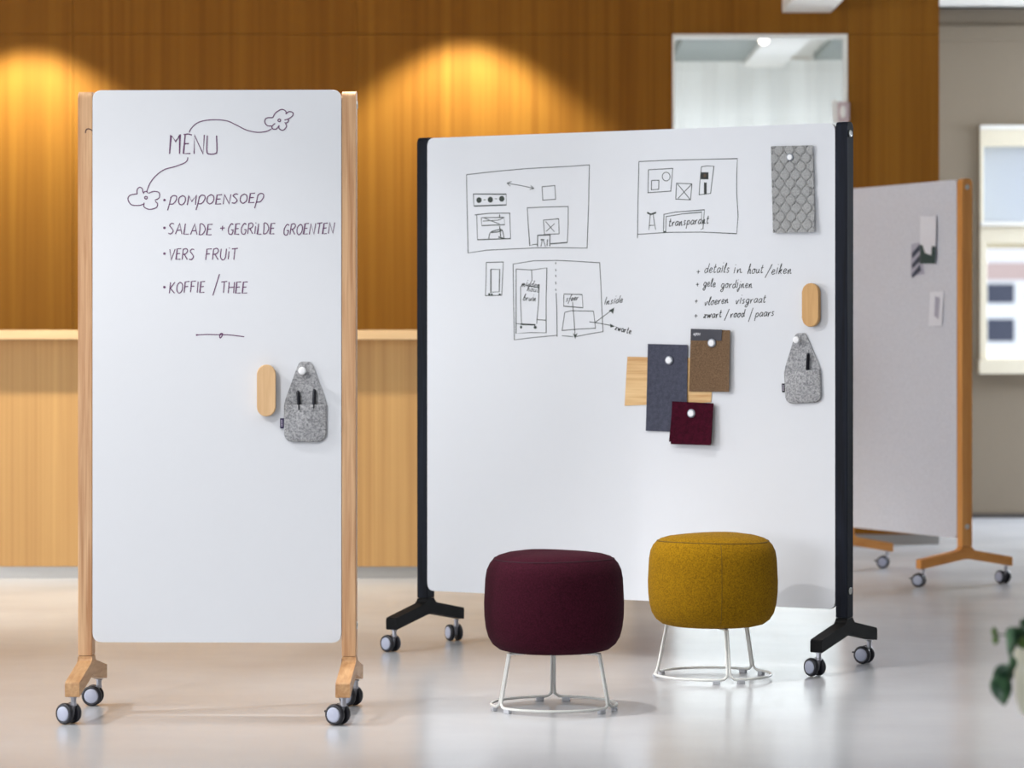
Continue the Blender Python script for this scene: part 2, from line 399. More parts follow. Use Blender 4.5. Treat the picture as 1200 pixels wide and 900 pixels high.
# inner window in the timber wall
w1 = empty('window_1', (0, 0, 0)); tag(w1, kind='structure')
fw = 0.012
bm = bmesh.new()
add_box(bm, wx0, wx0+fw, YW-0.012, YW+0.16, wz0, wz1, 0.002); add_box(bm, wx1-fw, wx1, YW-0.012, YW+0.16, wz0, wz1, 0.002)
add_box(bm, wx0+fw, wx1-fw, YW-0.012, YW+0.16, wz1-fw*1.3, wz1, 0.002); add_box(bm, wx0+fw, wx1-fw, YW-0.012, YW+0.16, wz0, wz0+fw, 0.002)
mesh_obj('window_frame', bm, M['paint_white'], w1)
box('pane', wx0+fw, wx1-fw, YW+0.07, YW+0.076, wz0+fw, wz1-fw, M['glass'], w1)

# the room behind the inner window
YC = 21.3; RZ = H+333*YC/F
rc = box('trim_2', -3, XR-0.02, YW+0.17, YC+0.2, RZ, RZ+0.06, M['ceiling']); tag(rc, kind='structure')
def hang(name, px0, px1, d0, d1, drop, mat): box(name, (px0-600)*d0/F, (px1-600)*d0/F, d0, d1, RZ-drop, RZ, mat, rc, 0.004)
hang('grey_soffit', 800, 893, 19.4, 20.9, 0.07, M['duct_grey'])
hang('ceiling_duct', 905, 958, 18.6, 21.0, 0.10, M['paint_white'])
hang('grey_soffit', 975, 1010, 19.8, 21.0, 0.05, M['duct_grey'])
def curtain():
    bm = bmesh.new(); n = 420; rows = 10; x0, x1 = -1.5, 2.6; grid = []
    zt = RZ-0.02
    for j in range(rows+1):
        z = 0.02+(zt-0.02)*j/rows; row = []
        for i in range(n+1):
            u = i/n; x = x0+(x1-x0)*u
            amp = 0.030+0.015*math.sin(u*23+1)
            y = YC+amp*math.sin(u*85+2.2*math.sin(u*17)+0.25*math.sin(z*1.4+u*40))+0.003*math.sin(u*310)
            row.append(bm.verts.new((x, y, z)))
        grid.append(row)
    for j in range(rows):
        for i in range(n): bm.faces.new([grid[j][i], grid[j][i+1], grid[j+1][i+1], grid[j+1][i]])
    o = mesh_obj('curtain', bm, M['curtain'], None, True)
    tag(o, 'sheer greenish white curtain hanging behind the inner window', 'curtain')
    box('curtain_rail', x0, x1, YC-0.03, YC+0.03, zt, RZ, M['paint_white'], o)
curtain()
LD = 18.9; lp0 = at(895, 46, LD)
sp = empty('ceiling_spotlight', lp0, 0, 'small round glowing ceiling spotlight seen through the inner window', 'spotlight')
RX = Matrix.Rotation(-0.9, 4, 'X')
bm = bmesh.new(); add_lathe(bm, [(0, 0.04), (0.034, 0.04), (0.038, 0.02), (0.038, -0.012), (0.030, -0.014)], 20, RX)
mesh_obj('lamp_housing', bm, M['paint_white'], sp, True)
bm = bmesh.new(); add_lathe(bm, [(0, -0.016), (0.031, -0.013), (0, -0.008)], 20, RX)
mesh_obj('bulb', bm, M['lamp_glow'], sp, True)
box('bracket', -0.006, 0.006, -0.006, 0.006, 0.03, RZ-lp0.z, M['paint_white'], sp)
# small device on the right jamb of the inner window
dv = empty('wall_device', at(985, 145, YW-0.012), 0, 'small pale pinkish box mounted at the right jamb of the inner window', 'device')
box('back_plate', -0.048, -0.018, -0.030, 0.0, 0.0, 0.135, M['paint_white'], dv, 0.003)
box('device_body', -0.020, 0.048, -0.055, 0.0, 0.006, 0.125, M['pink_plastic'], dv, 0.012)
bm = bmesh.new(); add_lathe(bm, [(0, 0.004), (0.012, 0.003), (0.017, 0.0), (0.017, -0.01)], 20, Matrix.Translation((0.008, -0.055, 0.066)) @ Matrix.Rotation(PI/2, 4, 'X') @ Matrix.Scale(2.2, 4, (0, 1, 0)))
mesh_obj('button', bm, M['paint_white'], dv, True)

# white ceiling duct in front of the timber wall
cd = box('ceiling_duct', (916.5-600)*YW/F, (974-600)*YW/F, 9.0, YW-0.002, H+385*YW/F, 3.40, M['paint_white'], None, 0.006)
tag(cd, 'white boxed duct running along the ceiling to the timber wall', 'duct')

# far wall with its window
YF = 19.95; s = YF/F
fx0 = (1148-600)*s; fx1 = fx0+2.3; fz1 = H+(400-147)*s; fz0 = H-(438-400)*s
bm = bmesh.new()
add_box(bm, XR-0.1, fx0, YF, YF+0.28, 0, 3.40); add_box(bm, fx1, 10, YF, YF+0.28, 0, 3.40)
add_box(bm, fx0, fx1, YF, YF+0.28, 0, fz0); add_box(bm, fx0, fx1, YF, YF+0.28, fz1, 3.40)
wf = tag(mesh_obj('wall_far', bm, M['wall_paint']), kind='structure')
box('wall_band', XR-0.1, 10, YF-0.02, YF, H+353*s, H+370*s, M['wall_paint'], wf, 0.004)
box('cornice', XR-0.1, 10, YF-0.16, YF, H+391*s, 3.40, M['paint_white'], wf, 0.004)
b2 = box('baseboard_far', XR-0.1, 10, YF-0.018, YF, 0, 0.03, M['dark_plinth']); tag(b2, kind='structure')
w2 = empty('window_2', (0, 0, 0)); tag(w2, kind='structure')
def fbox(name, px0, px1, py0, py1, y0, y1, mat, bev=0.003):
    x0 = (px0-600)*s; x1 = fx1 if px1 is None else (px1-600)*s
    return box(name, x0, x1, y0, y1, H-(py1-HY)*s, H-(py0-HY)*s, mat, w2, bev)
fbox('head_trim', 1148, None, 147, 152, YF-0.04, YF+0.25, M['paint_white'])
fbox('head_frame', 1148, None, 152, 171, YF-0.02, YF+0.25, M['cream'])
fbox('blind', 1152, None, 171, 260, YF+0.10, YF+0.105, M['blind'], 0)
fbox('jamb', 1148, 1152, 171, 260, YF-0.02, YF+0.25, M['cream'])
fbox('transom_edge', 1148, None, 260, 265, YF-0.05, YF+0.12, M['paint_white'])
fbox('transom', 1148, None, 265, 285, YF-0.02, YF+0.20, M['cream'])
fbox('jamb', 1148, 1156, 285, 420, YF-0.02, YF+0.25, M['cream'])
fbox('pane', 1156, None, 285, 414, YF+0.17, YF+0.176, M['glass'], 0)
fbox('casement_bar', 1156, None, 285, 290, YF+0.1, YF+0.2, M['cream'])
fbox('casement_bar', 1156, None, 411, 421, YF+0.08, YF+0.2, M['paint_white'])
fbox('window_sill', 1146, None, 421, 438, YF-0.06, YF+0.26, M['cream'])
box('mullion', 4.15, 4.25, YF-0.02, YF+0.2, fz0, fz1, M['cream'], w2, 0.003)

# the building across the street
bl = empty('building', (8, 42, 0), 0, 'pinkish rendered building with white window joinery seen outside the far window', 'building')
box('wall', -6, 9, 0, 0.6, -4, 9, M['facade'], bl)
sb = 42/F
for cx in (-4.2, -0.55, 3.1, 6.7):
    wnd = box('window_frame', cx-0.95, cx+0.62, -0.06, 0.0, H-(415-HY)*sb, H-(292-HY)*sb+0.0, M['facade_white'], bl, 0.01)
    for (dx0, dx1) in ((-0.80, -0.40), (-0.24, 0.16)):
        for (p0, p1) in ((333, 355), (374, 400)):
            box('pane', cx+dx0+0.02, cx+dx1, -0.075, -0.06, H-(p1-HY)*sb, H-(p0-HY)*sb, M['facade_pane'], wnd)
    box('wall_patch', cx-0.95, cx+0.62, -0.08, -0.061, H-(328-HY)*sb, H-(308-HY)*sb, M['facade'], wnd)

# ================================================================= MOBILE STANDS
class Stand:
    """local x along the board, local -y is its front, z up"""
    def __init__(s, name, cx, cy, yaw, half, top, label, cat, mats, casters, panel_mat, rim_mat, zb, zt, group=None):
        s.c = Vector((cx, cy, 0)); s.yaw = yaw; s.half = half
        s.root = empty(name, (cx, cy, 0), yaw, label, cat, group)
        s.front = -0.031
        pm, fm = mats
        hw, hd = 0.0225, 0.029
        for sgn in (-1, 1):
            X = sgn*half
            prof = fillet([(-hd, 0.19), (-hd, top), (hd, top), (hd, 0.19)], [0, 0.02, 0.02, 0])
            bm = bmesh.new(); add_prism(bm, prof, lambda u, v, w: (w, u, v), X-hw, X+hw, 0.003)
            post = mesh_obj('post', bm, pm, s.root)
            # foot: an upturned Y of two sloping arms
            L = 0.262
            pf = [(-hd, 0.1885), (-hd, 0.172), (-L, 0.131), (-L, 0.086), (0, 0.130), (L, 0.086), (L, 0.131), (hd, 0.172), (hd, 0.1885)]
            prof = fillet(pf, [0, 0.022, 0.005, 0.004, 0.03, 0.004, 0.005, 0.022, 0])
            bm = bmesh.new(); add_prism(bm, prof, lambda u, v, w: (w, u, v), X-hw, X+hw, 0.003)
            foot = mesh_obj('foot', bm, fm, s.root)
            for z in (top-0.042, 0.285):
                bm = bmesh.new(); add_lathe(bm, [(0, 0.002), (0.005, 0.002), (0.006, 0.0005), (0.0075, 0.003), (0.0115, 0.0025), (0.0125, 0)], 20,
                                            Matrix.Translation((X+sgn*hw, 0, z)) @ Matrix.Rotation(sgn*PI/2, 4, 'Y'))
                mesh_obj('bolt', bm, M['bolt'], s.root, True)
        w = half-hw-0.0015
        prof = fillet([(-w, zb), (-w, zt), (w, zt), (w, zb)], 0.03, n=7)
        bm = bmesh.new(); add_prism(bm, prof, lambda u, v, q: (u, q, v), s.front+0.001, s.front+0.021, 0.0012)
        s.panel = mesh_obj('panel', bm, rim_mat, s.root)
        s.panel.data.materials.append(panel_mat)
        for p in s.panel.data.polygons:
            if abs(p.normal.y) > 0.9: p.material_index = 1
        for (sgn, fb, phi) in casters:
            s.caster(sgn*half, fb*0.238, math.radians(phi)-yaw)
    def caster(s, x, y, phi):
        c = mesh_obj('caster', fork_bm(), M['fork'], s.root, False)
        c.location = (x, y, 0); c.rotation_euler = (0, 0, phi)
        for sg in (-1, 1):
            mesh_obj('wheel', wheel_bm(sg), M['tyre'], c, True)
            mesh_obj('hub_cap', hub_bm(sg), M['hub'], c, True)
        bm = bmesh.new(); add_box(bm, 0.050, 0.066, -0.008, 0.008, 0.036, 0.043, 0.002); mesh_obj('brake_lever', bm, M['tyre'], c)
    def loc(s, px, py, yo=None):
        """board coordinates (x, z) of what the photograph shows at a pixel, on the plane local y = yo"""
        yo = s.front if yo is None else yo
        ca, sa = math.cos(-s.yaw), math.sin(-s.yaw)
        def tl(v): return Vector((v.x*ca-v.y*sa, v.x*sa+v.y*ca, v.z))
        o = tl(Vector((0, 0, H))-s.c); d = tl(Vector(((px-600)/F, 1, -(py-HY)/F)))
        t = (yo-o.y)/d.y; p = o+d*t
        return p.x, p.z
    def world(s, x, y, z):
        return s.root_matrix() @ Vector((x, y, z))
    def root_matrix(s):
        return Matrix.Translation(s.c) @ Matrix.Rotation(s.yaw, 4, 'Z')
# caster geometry: stem at the origin, wheels trailing along +x, axle along y, diameter 66 mm
TR = 0.020
def axle(sg): return Matrix.Translation((TR, 0, 0.033)) @ Matrix.Rotation(-sg*PI/2, 4, 'X')
def wheel_bm(sg):
    bm = bmesh.new(); add_lathe(bm, [(0.010, 0.0102), (0.028, 0.0102), (0.0325, 0.012), (0.033, 0.018), (0.031, 0.025), (0.0245, 0.0275), (0.0235, 0.0255), (0.010, 0.0255)], 28, axle(sg)); return bm
def hub_bm(sg):
    bm = bmesh.new(); add_lathe(bm, [(0.0235, 0.0250), (0.0228, 0.0278), (0.018, 0.0290), (0, 0.0296)], 28, axle(sg)); return bm
def fork_bm():
    bm = bmesh.new()
    add_lathe(bm, [(0, 0.086), (0.013, 0.086), (0.013, 0.083), (0.0085, 0.082), (0.0085, 0.066), (0.010, 0.064), (0.010, 0.058), (0, 0.058)], 16)
    arc = [(TR+0.030*math.cos(a), 0.033+0.030*math.sin(a)) for a in [math.radians(t) for t in range(-20, 151, 19)]]
    arc += [(-0.006, 0.064), (0.008, 0.067)][:0]
    arc += [(TR-0.012, 0.020), (TR+0.012, 0.015)]
    add_prism(bm, arc, lambda u, v, w: (u, w, v), -0.0098, 0.0098)
    return bm

BT = 1.964
S1 = Stand('mobile_whiteboard', -0.9285, 9.43, -math.radians(1.5), 0.4165, BT+0.003,
    'tall narrow whiteboard with a handwritten menu in a pale ash frame on castors', 'whiteboard',
    (M['ash'], M['ash_foot']), [(-1, -1, 146), (-1, 1, 176), (1, -1, 150), (1, 1, 142)], M['white'], M['rim'], 0.232, 1.971)
S2 = Stand('mobile_whiteboard', 0.430, 11.135, -math.radians(28.5), 0.8685, BT+0.003,
    'large wide whiteboard with room sketches and fabric samples in a black frame on castors', 'whiteboard',
    (M['black_wood'], M['black_foot']), [(-1, -1, 138), (-1, 1, 118), (1, -1, 128), (1, 1, 147)], M['white'], M['rim'], 0.219, 1.963)
S3 = Stand('mobile_pinboard', 1.962, 14.94, -math.radians(65), 0.54, BT+0.003,
    'light grey fabric pinboard in an orange oak frame, standing at the right in the background', 'pinboard',
    (M['oak'], M['oak_foot']), [(-1, -1, 160), (-1, 1, 165), (1, -1, 158), (1, 1, 122)], M['pin_fabric'], M['pin_fabric'], 0.226, 1.963)

# ---------------------------------------------------------------- marker ink: ribbons lying on the board
class Ink:
    def __init__(s, stand, mat, name, ox=0, oy=0, k=1.0, w=1.0):
        s.st = stand; s.mat = mat; s.name = name; s.ox = ox; s.oy = oy; s.k = k; s.w = w; s.bm = bmesh.new()
        s.mpp = (stand.c.y)/F; s.lift = stand.front+0.0005
        s.jit = 0
    def P(s, p):
        x, z = s.st.loc(s.ox+p[0]/s.k, s.oy+p[1]/s.k, s.lift); return Vector((x, z))
    def line(s, pts, w=None, smooth=False, closed=False):
        w = (w or s.w)*s.mpp*0.5
        if smooth: pts = catmull([Vector(p).to_2d() for p in pts], 7, closed)
        elif closed: pts = list(pts)+[pts[0]]
        q = [s.P(p) for p in pts]
        q2 = [q[0]]
        for p in q[1:]:
            if (p-q2[-1]).length > 1e-5: q2.append(p)
        q = q2
        if len(q) < 2: return
        s.jit += 1
        y = s.lift-0.00001*(s.jit % 9)
        L = []; R = []
        for i in range(len(q)):
            t = (q[min(i+1, len(q)-1)]-q[max(i-1, 0)])
            if t.length < 1e-9: t = Vector((1, 0))
            t.normalize(); n = Vector((-t.y, t.x))
            if 0 < i < len(q)-1:
                a = (q[i]-q[i-1]).normalized(); b = (q[i+1]-q[i]).normalized()
                c = max(0.55, math.sqrt(max(0.0, (1+a.dot(b))/2))); ww = w/c
            else: ww = w
            L.append(s.bm.verts.new((q[i].x+n.x*ww, y, q[i].y+n.y*ww))); R.append(s.bm.verts.new((q[i].x-n.x*ww, y, q[i].y-n.y*ww)))
        for i in range(len(q)-1): s.bm.faces.new([L[i], L[i+1], R[i+1], R[i]])
    def fill(s, pts):
        q = [s.P(p) for p in pts]; s.jit += 1
        y = s.lift-0.0001-0.00001*(s.jit % 9)
        s.bm.faces.new([s.bm.verts.new((p.x, y, p.y)) for p in q])
    def dot(s, c, r, ry=None):
        ry = ry or r
        s.fill([(c[0]+r*math.cos(2*PI*i/12), c[1]+ry*math.sin(2*PI*i/12)) for i in range(12)])
    def text(s, txt, x0, x1, y0, y1, cap, slant=0.0, w=None):
        s._text(txt, x0, x1, y0, y1, cap, slant, w)
        if s.name.endswith('_word'): s.lab_done('handwritten ' + ('word ' if len(txt) > 1 else 'sign ') + txt.replace('i', 'i'))
    def _text(s, txt, x0, x1, y0, y1, cap, slant=0.0, w=None):
        """single-stroke handwriting from (x0,y0) to (x1,y1) in real pixels"""
        adv = []; X = 0
        for ch in txt:
            adv.append(X); X += (GL[ch][0]+0.16) if ch in GL else 0.45
        tot = X-0.16
        kx = (x1-x0)/tot; rnd = random.Random(len(txt)*13+int(x0))
        for ch, a in zip(txt, adv):
            if ch not in GL: continue
            ju = rnd.uniform(-0.04, 0.04)
            for st in GL[ch][1]:
                sm = st[0] == 's'; pts = st[1:] if sm else st
                out = []
                for (gx, gy) in pts:
                    gx0 = a+gx; t = gx0/tot
                    py = y0+(y1-y0)*t-(gy+ju)*cap; px = x0+gx0*kx+slant*gy*cap
                    out.append(((px-s.ox)*s.k, (py-s.oy)*s.k))
                s.line(out, w, smooth=sm)
    def lab_done(s, lab):
        o = s.done(); o['label'] = lab; s.bm = bmesh.new(); return o
    def done(s):
        bmesh.ops.recalc_face_normals(s.bm, faces=s.bm.faces[:])
        o = mesh_obj(s.name, s.bm, s.mat, s.st.root); o['label'] = s.lab if hasattr(s, 'lab') else s.name.replace('_', ' '); return o
GL = {
 'A': (0.55, [[(0,0),(0.28,1),(0.55,0)], [(0.1,0.35),(0.46,0.38)]]),
 'D': (0.5, [['s',(0.03,0),(0.04,0.5),(0.03,1),(0.3,0.93),(0.5,0.5),(0.3,0.05),(0.0,0)]]),
 'E': (0.42, [[(0.42,1),(0.04,0.98),(0,0),(0.42,0.02)], [(0.02,0.52),(0.34,0.55)]]),
 'F': (0.42, [[(0.44,1),(0.04,0.97),(0,0)], [(0.02,0.52),(0.32,0.55)]]),
 'G': (0.5, [['s',(0.46,0.9),(0.26,1),(0.03,0.6),(0.08,0.1),(0.35,0.0),(0.46,0.25),(0.47,0.42)], [(0.28,0.42),(0.5,0.43)]]),
 'H': (0.5, [[(0.03,1),(0,0)], [(0.5,1),(0.47,0)], [(0.02,0.5),(0.48,0.55)]]),
 'I': (0.12, [[(0.06,1.0),(0.04,0)]]),
 'i': (0.12, [[(0.06,0.72),(0.04,0)], [(0.06,0.98),(0.07,1.05)]]),
 'K': (0.48, [[(0.04,1),(0,0)], [(0.45,1),(0.05,0.45),(0.48,0)]]),
 'L': (0.4, [[(0.05,1.0),(0,0.02),(0.4,0.02)]]),
 'M': (0.66, [[(0,0),(0.06,1),(0.32,0.35),(0.62,1),(0.64,0)]]),
 'N': (0.5, [[(0,0),(0.03,1),(0.46,0.02),(0.52,1.02)]]),
 'O': (0.56, [['s',(0.3,1),(0.05,0.75),(0.04,0.25),(0.28,0.0),(0.52,0.3),(0.5,0.8),(0.28,1.0)]]),
 'P': (0.5, [['s',(0.06,0.9),(0.0,0.2),(-0.1,-0.55)], ['s',(0.03,0.75),(0.2,1),(0.45,0.95),(0.5,0.6),(0.3,0.15),(0.02,0.1)]]),
 'R': (0.48, [[(0.03,1),(0,0)], ['s',(0.02,0.95),(0.3,1.02),(0.45,0.8),(0.3,0.55),(0.04,0.48)], [(0.16,0.5),(0.48,0)]]),
 'S': (0.45, [['s',(0.42,0.95),(0.2,1),(0.06,0.8),(0.25,0.55),(0.4,0.28),(0.22,0.02),(0.0,0.08)]]),
 'T': (0.5, [[(0,0.97),(0.52,1.03)], [(0.27,1),(0.24,0)]]),
 'U': (0.5, [['s',(0.03,1),(0.02,0.3),(0.22,0.0),(0.44,0.2),(0.48,1)]]),
 'V': (0.5, [[(0,1),(0.2,0),(0.5,1)]]),
 'Y': (0.45, [['s',(0,1),(0.05,0.65),(0.3,0.6)], [(0.45,1),(0.1,0)]]),
 '+': (0.35, [[(0,0.45),(0.34,0.5)], [(0.18,0.75),(0.16,0.18)]]),
 '/': (0.35, [[(0,-0.25),(0.3,1.15)]]),
 'a': (0.4, [['s',(0.38,0.45),(0.15,0.5),(0.0,0.2),(0.15,0.0),(0.33,0.2),(0.38,0.48),(0.36,0.1),(0.46,0.02)]]),
 'b': (0.36, [['s',(0.0,0.1),(0.15,0.9),(0.1,1.0),(0.03,0.6),(0.02,0.05),(0.25,0.02),(0.36,0.3),(0.2,0.5),(0.05,0.3)]]),
 'd': (0.42, [['s',(0.34,0.42),(0.14,0.48),(0.0,0.2),(0.14,0.0),(0.32,0.2),(0.42,1.0),(0.36,0.3),(0.46,0.04)]]),
 'e': (0.34, [['s',(0.02,0.22),(0.26,0.3),(0.28,0.46),(0.12,0.5),(0.0,0.22),(0.14,0.0),(0.38,0.12)]]),
 'f': (0.3, [['s',(0.38,0.95),(0.26,1.02),(0.16,0.6),(0.1,-0.2),(0.02,-0.4)], [(0.02,0.45),(0.32,0.5)]]),
 'g': (0.4, [['s',(0.36,0.42),(0.14,0.5),(0.0,0.22),(0.14,0.02),(0.32,0.2),(0.37,0.48),(0.3,-0.3),(0.12,-0.48),(0.0,-0.3),(0.44,0.05)]]),
 'h': (0.38, [['s',(0.0,0.1),(0.16,0.95),(0.1,1.0),(0.03,0.0),(0.08,0.3),(0.24,0.5),(0.3,0.3),(0.3,0.03),(0.42,0.06)]]),
 'j': (0.16, [['s',(0.12,0.48),(0.08,-0.2),(-0.05,-0.48),(-0.14,-0.3),(0.2,0.05)], [(0.14,0.7),(0.16,0.76)]]),
 'k': (0.36, [['s',(0.0,0.1),(0.16,0.95),(0.1,1.0),(0.03,0.0)], ['s',(0.05,0.25),(0.28,0.5),(0.22,0.3),(0.1,0.25),(0.34,0.0)]]),
 'l': (0.18, [['s',(0.0,0.1),(0.18,0.85),(0.14,1.0),(0.05,0.6),(0.06,0.05),(0.22,0.06)]]),
 'm': (0.6, [['s',(0.0,0.46),(0.04,0.0),(0.1,0.35),(0.2,0.48),(0.24,0.02),(0.32,0.38),(0.44,0.48),(0.48,0.04),(0.62,0.06)]]),
 'n': (0.4, [['s',(0.0,0.46),(0.04,0.0),(0.1,0.32),(0.24,0.48),(0.28,0.06),(0.44,0.06)]]),
 'o': (0.36, [['s',(0.2,0.5),(0.02,0.35),(0.04,0.05),(0.24,0.02),(0.34,0.3),(0.2,0.5),(0.42,0.44)]]),
 'p': (0.38, [['s',(0.04,0.5),(0.0,-0.45)], ['s',(0.03,0.3),(0.16,0.5),(0.34,0.42),(0.3,0.08),(0.04,0.06)]]),
 'r': (0.3, [['s',(0.0,0.46),(0.04,0.0),(0.1,0.35),(0.3,0.48)]]),
 's': (0.3, [['s',(0.28,0.45),(0.12,0.5),(0.06,0.34),(0.24,0.16),(0.14,0.0),(0.0,0.05)]]),
 't': (0.28, [['s',(0.14,0.9),(0.08,0.2),(0.14,0.0),(0.3,0.08)], [(-0.02,0.55),(0.28,0.6)]]),
 'u': (0.4, [['s',(0.02,0.46),(0.02,0.1),(0.16,0.0),(0.3,0.2),(0.34,0.46),(0.34,0.06),(0.44,0.04)]]),
 'v': (0.36, [['s',(0.0,0.46),(0.12,0.02),(0.3,0.46),(0.38,0.4)]]),
 'w': (0.52, [['s',(0.0,0.46),(0.1,0.02),(0.24,0.4),(0.34,0.02),(0.5,0.46),(0.56,0.4)]]),
 'z': (0.36, [[(0.02,0.46),(0.34,0.48),(0.0,0.02),(0.36,0.04)]]),
}
# --- writing on the tall board
k = 5.714
I = Ink(S1, M['ink_purple'], 'menu_heading', 140, 120, k, 1.35)
I.line([(335,345),(345,220),(375,262),(405,215),(402,345)])
I.line([(440,218),(428,343),(475,342)]); I.line([(430,216),(460,212),(485,218)], smooth=True); I.line([(434,278),(465,275)])
I.line([(500,345),(502,220),(560,345),(568,218)])
I.line([(588,222),(585,325),(600,345),(640,343),(652,325),(650,222)], smooth=True)
I.done()
I = Ink(S1, M['ink_purple'], 'flower_doodle', 140, 120, k, 1.15)
I.line([(467,202),(480,175),(520,138),(580,120),(650,116),(720,124),(780,150),(850,185),(920,200),(980,195),(1018,178)], smooth=True)
I.line([(1028,100),(1045,70),(1085,47),(1112,58),(1118,78)], smooth=True)
I.line([(1112,78),(1135,62),(1160,68),(1160,88),(1140,105),(1126,112)], smooth=True)
I.line([(1105,118),(1126,113),(1132,124),(1122,136),(1105,136)], smooth=True)
I.line([(1112,140),(1118,162),(1095,187),(1070,175),(1068,152)], smooth=True)
I.line([(1065,160),(1050,178),(1028,178),(1020,165),(1030,150),(1042,140)], smooth=True)
I.line([(1020,158),(990,155),(972,130),(985,105),(1028,102)], smooth=True)
I.line([(1070+9*math.cos(a*PI/4), 120+9*math.sin(a*PI/4)) for a in range(8)], smooth=True, closed=True)
I.done()
I = Ink(S1, M['ink_purple'], 'flower_doodle', 140, 120, k, 1.15)
I.line([(458,368),(452,390),(430,408),(370,430),(300,450),(245,490),(205,540),(183,595)], smooth=True)
I.line([(118,612),(70,622),(57,650),(80,685),(130,690),(165,680)], smooth=True)
I.line([(165,672),(165,700),(200,716),(245,705),(255,680),(240,662)], smooth=True)
I.line([(236,655),(265,640),(265,605),(230,596),(195,608)], smooth=True)
I.line([(160,612),(168,598),(185,598),(188,608)], smooth=True)
I.line([(118,615),(118,585),(135,568),(152,578),(158,605)], smooth=True)
I.line([(177+9*math.cos(a*PI/4), 638+9*math.sin(a*PI/4)) for a in range(8)], smooth=True, closed=True)
I.done()
I = Ink(S1, M['ink_purple'], 'menu_word', 0, 0, 1, 1.15)
I.dot((192.7,234.4), 1.5); I.lab_done('handwritten bullet dot'); I.text('POMPOENSOEP', 198.5, 308, 240.5, 237.5, 11.0, 0.10, 1.2)
I.dot((192.7,267.0), 1.5); I.lab_done('handwritten bullet dot'); I.text('SALADE', 197, 248, 274.5, 275, 12.5, 0.10, 1.15); I.text('+', 258, 263.5, 272, 272, 10, 0)
I.text('GEGRiLDE', 267, 321.5, 274.5, 274.5, 12.5, 0.08, 1.15); I.text('GROENTEN', 332, 390.5, 275.5, 273.5, 12.5, 0.12, 1.15)
I.dot((192.6,297.2), 1.5); I.lab_done('handwritten bullet dot'); I.text('VERS', 198, 227, 304.5, 304, 12.5, 0.08, 1.15); I.text('FRUiT', 241, 277.5, 304.5, 304, 13, 0.08, 1.15)
I.dot((192.6,336.5), 1.5); I.lab_done('handwritten bullet dot'); I.text('KOFFIE', 198.5, 239.5, 343.6, 342.5, 13, 0.06, 1.15)
I.line([(249.4,346.2),(257.2,321.1)]); I.lab_done('slash stroke'); I.text('THEE', 258.6, 289.5, 343.3, 343.3, 13.2, 0.06, 1.15)
I = Ink(S1, M['ink_purple'], 'flourish_line', 80, 380, 3.43, 1.1)
I.line([(515,43),(560,41),(610,42),(650,43),(707,50)], smooth=True)
I.line([(608,48),(611,55),(618,47),(620,38),(612,38),(608,48)], w=1.3, smooth=True)
I.line([(513,43),(520,43)], w=1.8)
I.done()
# knot in the left post of the tall board
kn = Ink(S1, M['knot'], 'wood_knot', 80, 90, 8.18, 1.3); kn.lift = -0.0296
kn.line([(165,540),(170,510),(195,498),(225,512),(236,520)], smooth=True); kn.done()

# --- sketches on the wide board
I = Ink(S2, M['ink_green'], 'room_sketch', 520, 170, 3.75, 0.85)
I.line([(100,130),(235,115),(370,103),(560,93),(640,87),(638,170),(637,250),(630,453),(500,451),(400,452),(190,462),(107,474),(103,300),(100,130)])
I.line([(280,168),(340,178),(395,190)]); I.line([(298,160),(278,168),(292,180)]); I.line([(382,178),(397,191),(378,195)])
I.line([(432,183),(488,178),(492,238),(435,242)], closed=True)
I.line([(130,215),(275,216),(275,263),(133,268)], closed=True, w=1.1)
for c in ((155,242),(205,240),(255,236)): I.dot(c, 12, 13)
I.line([(175,241),(186,240)]); I.line([(225,236),(235,236)])
I.line([(136,307),(200,300),(292,299)], w=1.0); I.line([(145,306),(148,416),(294,411),(290,300)]); I.line([(148,416),(294,411)], w=1.2)
I.line([(165,319),(265,318),(268,350),(167,354)], closed=True); I.line([(178,320),(205,332),(245,346)]); I.line([(172,334),(240,330),(262,320)])
I.line([(197,414),(205,385),(232,374),(256,373),(266,412)], smooth=True, w=1.1); I.line([(210,384),(235,382),(255,376)], w=1.3)
I.line([(246,306),(246,318)], w=1.3); I.line([(246,355),(250,404)], w=1.2); I.line([(240,404),(262,410)], w=1.4)
I.line([(470,434),(543,428),(547,350),(547,270),(455,272),(367,276),(372,360),(378,442),(395,437),(410,436)]); I.line([(470,434),(543,428)], w=1.3)
I.line([(438,330),(505,324),(507,390),(443,393)], closed=True); I.line([(448,336),(486,381)]); I.line([(487,345),(450,380)])
I.line([(412,446),(413,397),(467,394),(466,445)], w=1.3); I.line([(426,416),(442,416)], w=1.3); I.line([(433,416),(427,446)]); I.line([(438,418),(447,446)]); I.line([(456,414),(454,444)], w=1.1)
I.done()
I = Ink(S2, M['ink_green'], 'narrow_board_sketch', 520, 170, 3.75, 0.9)
I.line([(187,516),(262,514),(258,590),(255,660),(183,662),(186,590)], closed=True)
I.line([(207,546),(246,546),(244,645),(212,646)]); I.line([(207,546),(207,650)], w=1.6)
for c in ((200,656),(211,657),(246,657)): I.dot(c, 5)
I.done()
I = Ink(S2, M['ink_green'], 'floor_plan_sketch', 520, 170, 3.75, 0.85)
I.line([(570,842),(520,838)]); I.line([(500,836),(400,845),(310,856),(307,700),(305,523),(400,508),(500,507),(600,512),(685,517),(690,600),(695,720),(700,820),(640,830),(580,842)])
I.line([(318,545),(385,549),(453,540),(450,680),(450,825),(385,824),(318,828)], closed=True); I.line([(386,548),(388,597)])
I.line([(420,612),(416,700),(408,785)]); I.line([(338,620),(338,700),(342,786)]); I.line([(320,785),(342,787)]); I.line([(338,787),(403,790)], w=1.9)
I.line([(345,612),(420,628)]); I.dot((340,800), 5, 7); I.dot((402,801), 7, 7); I.line([(409,767),(450,770)])
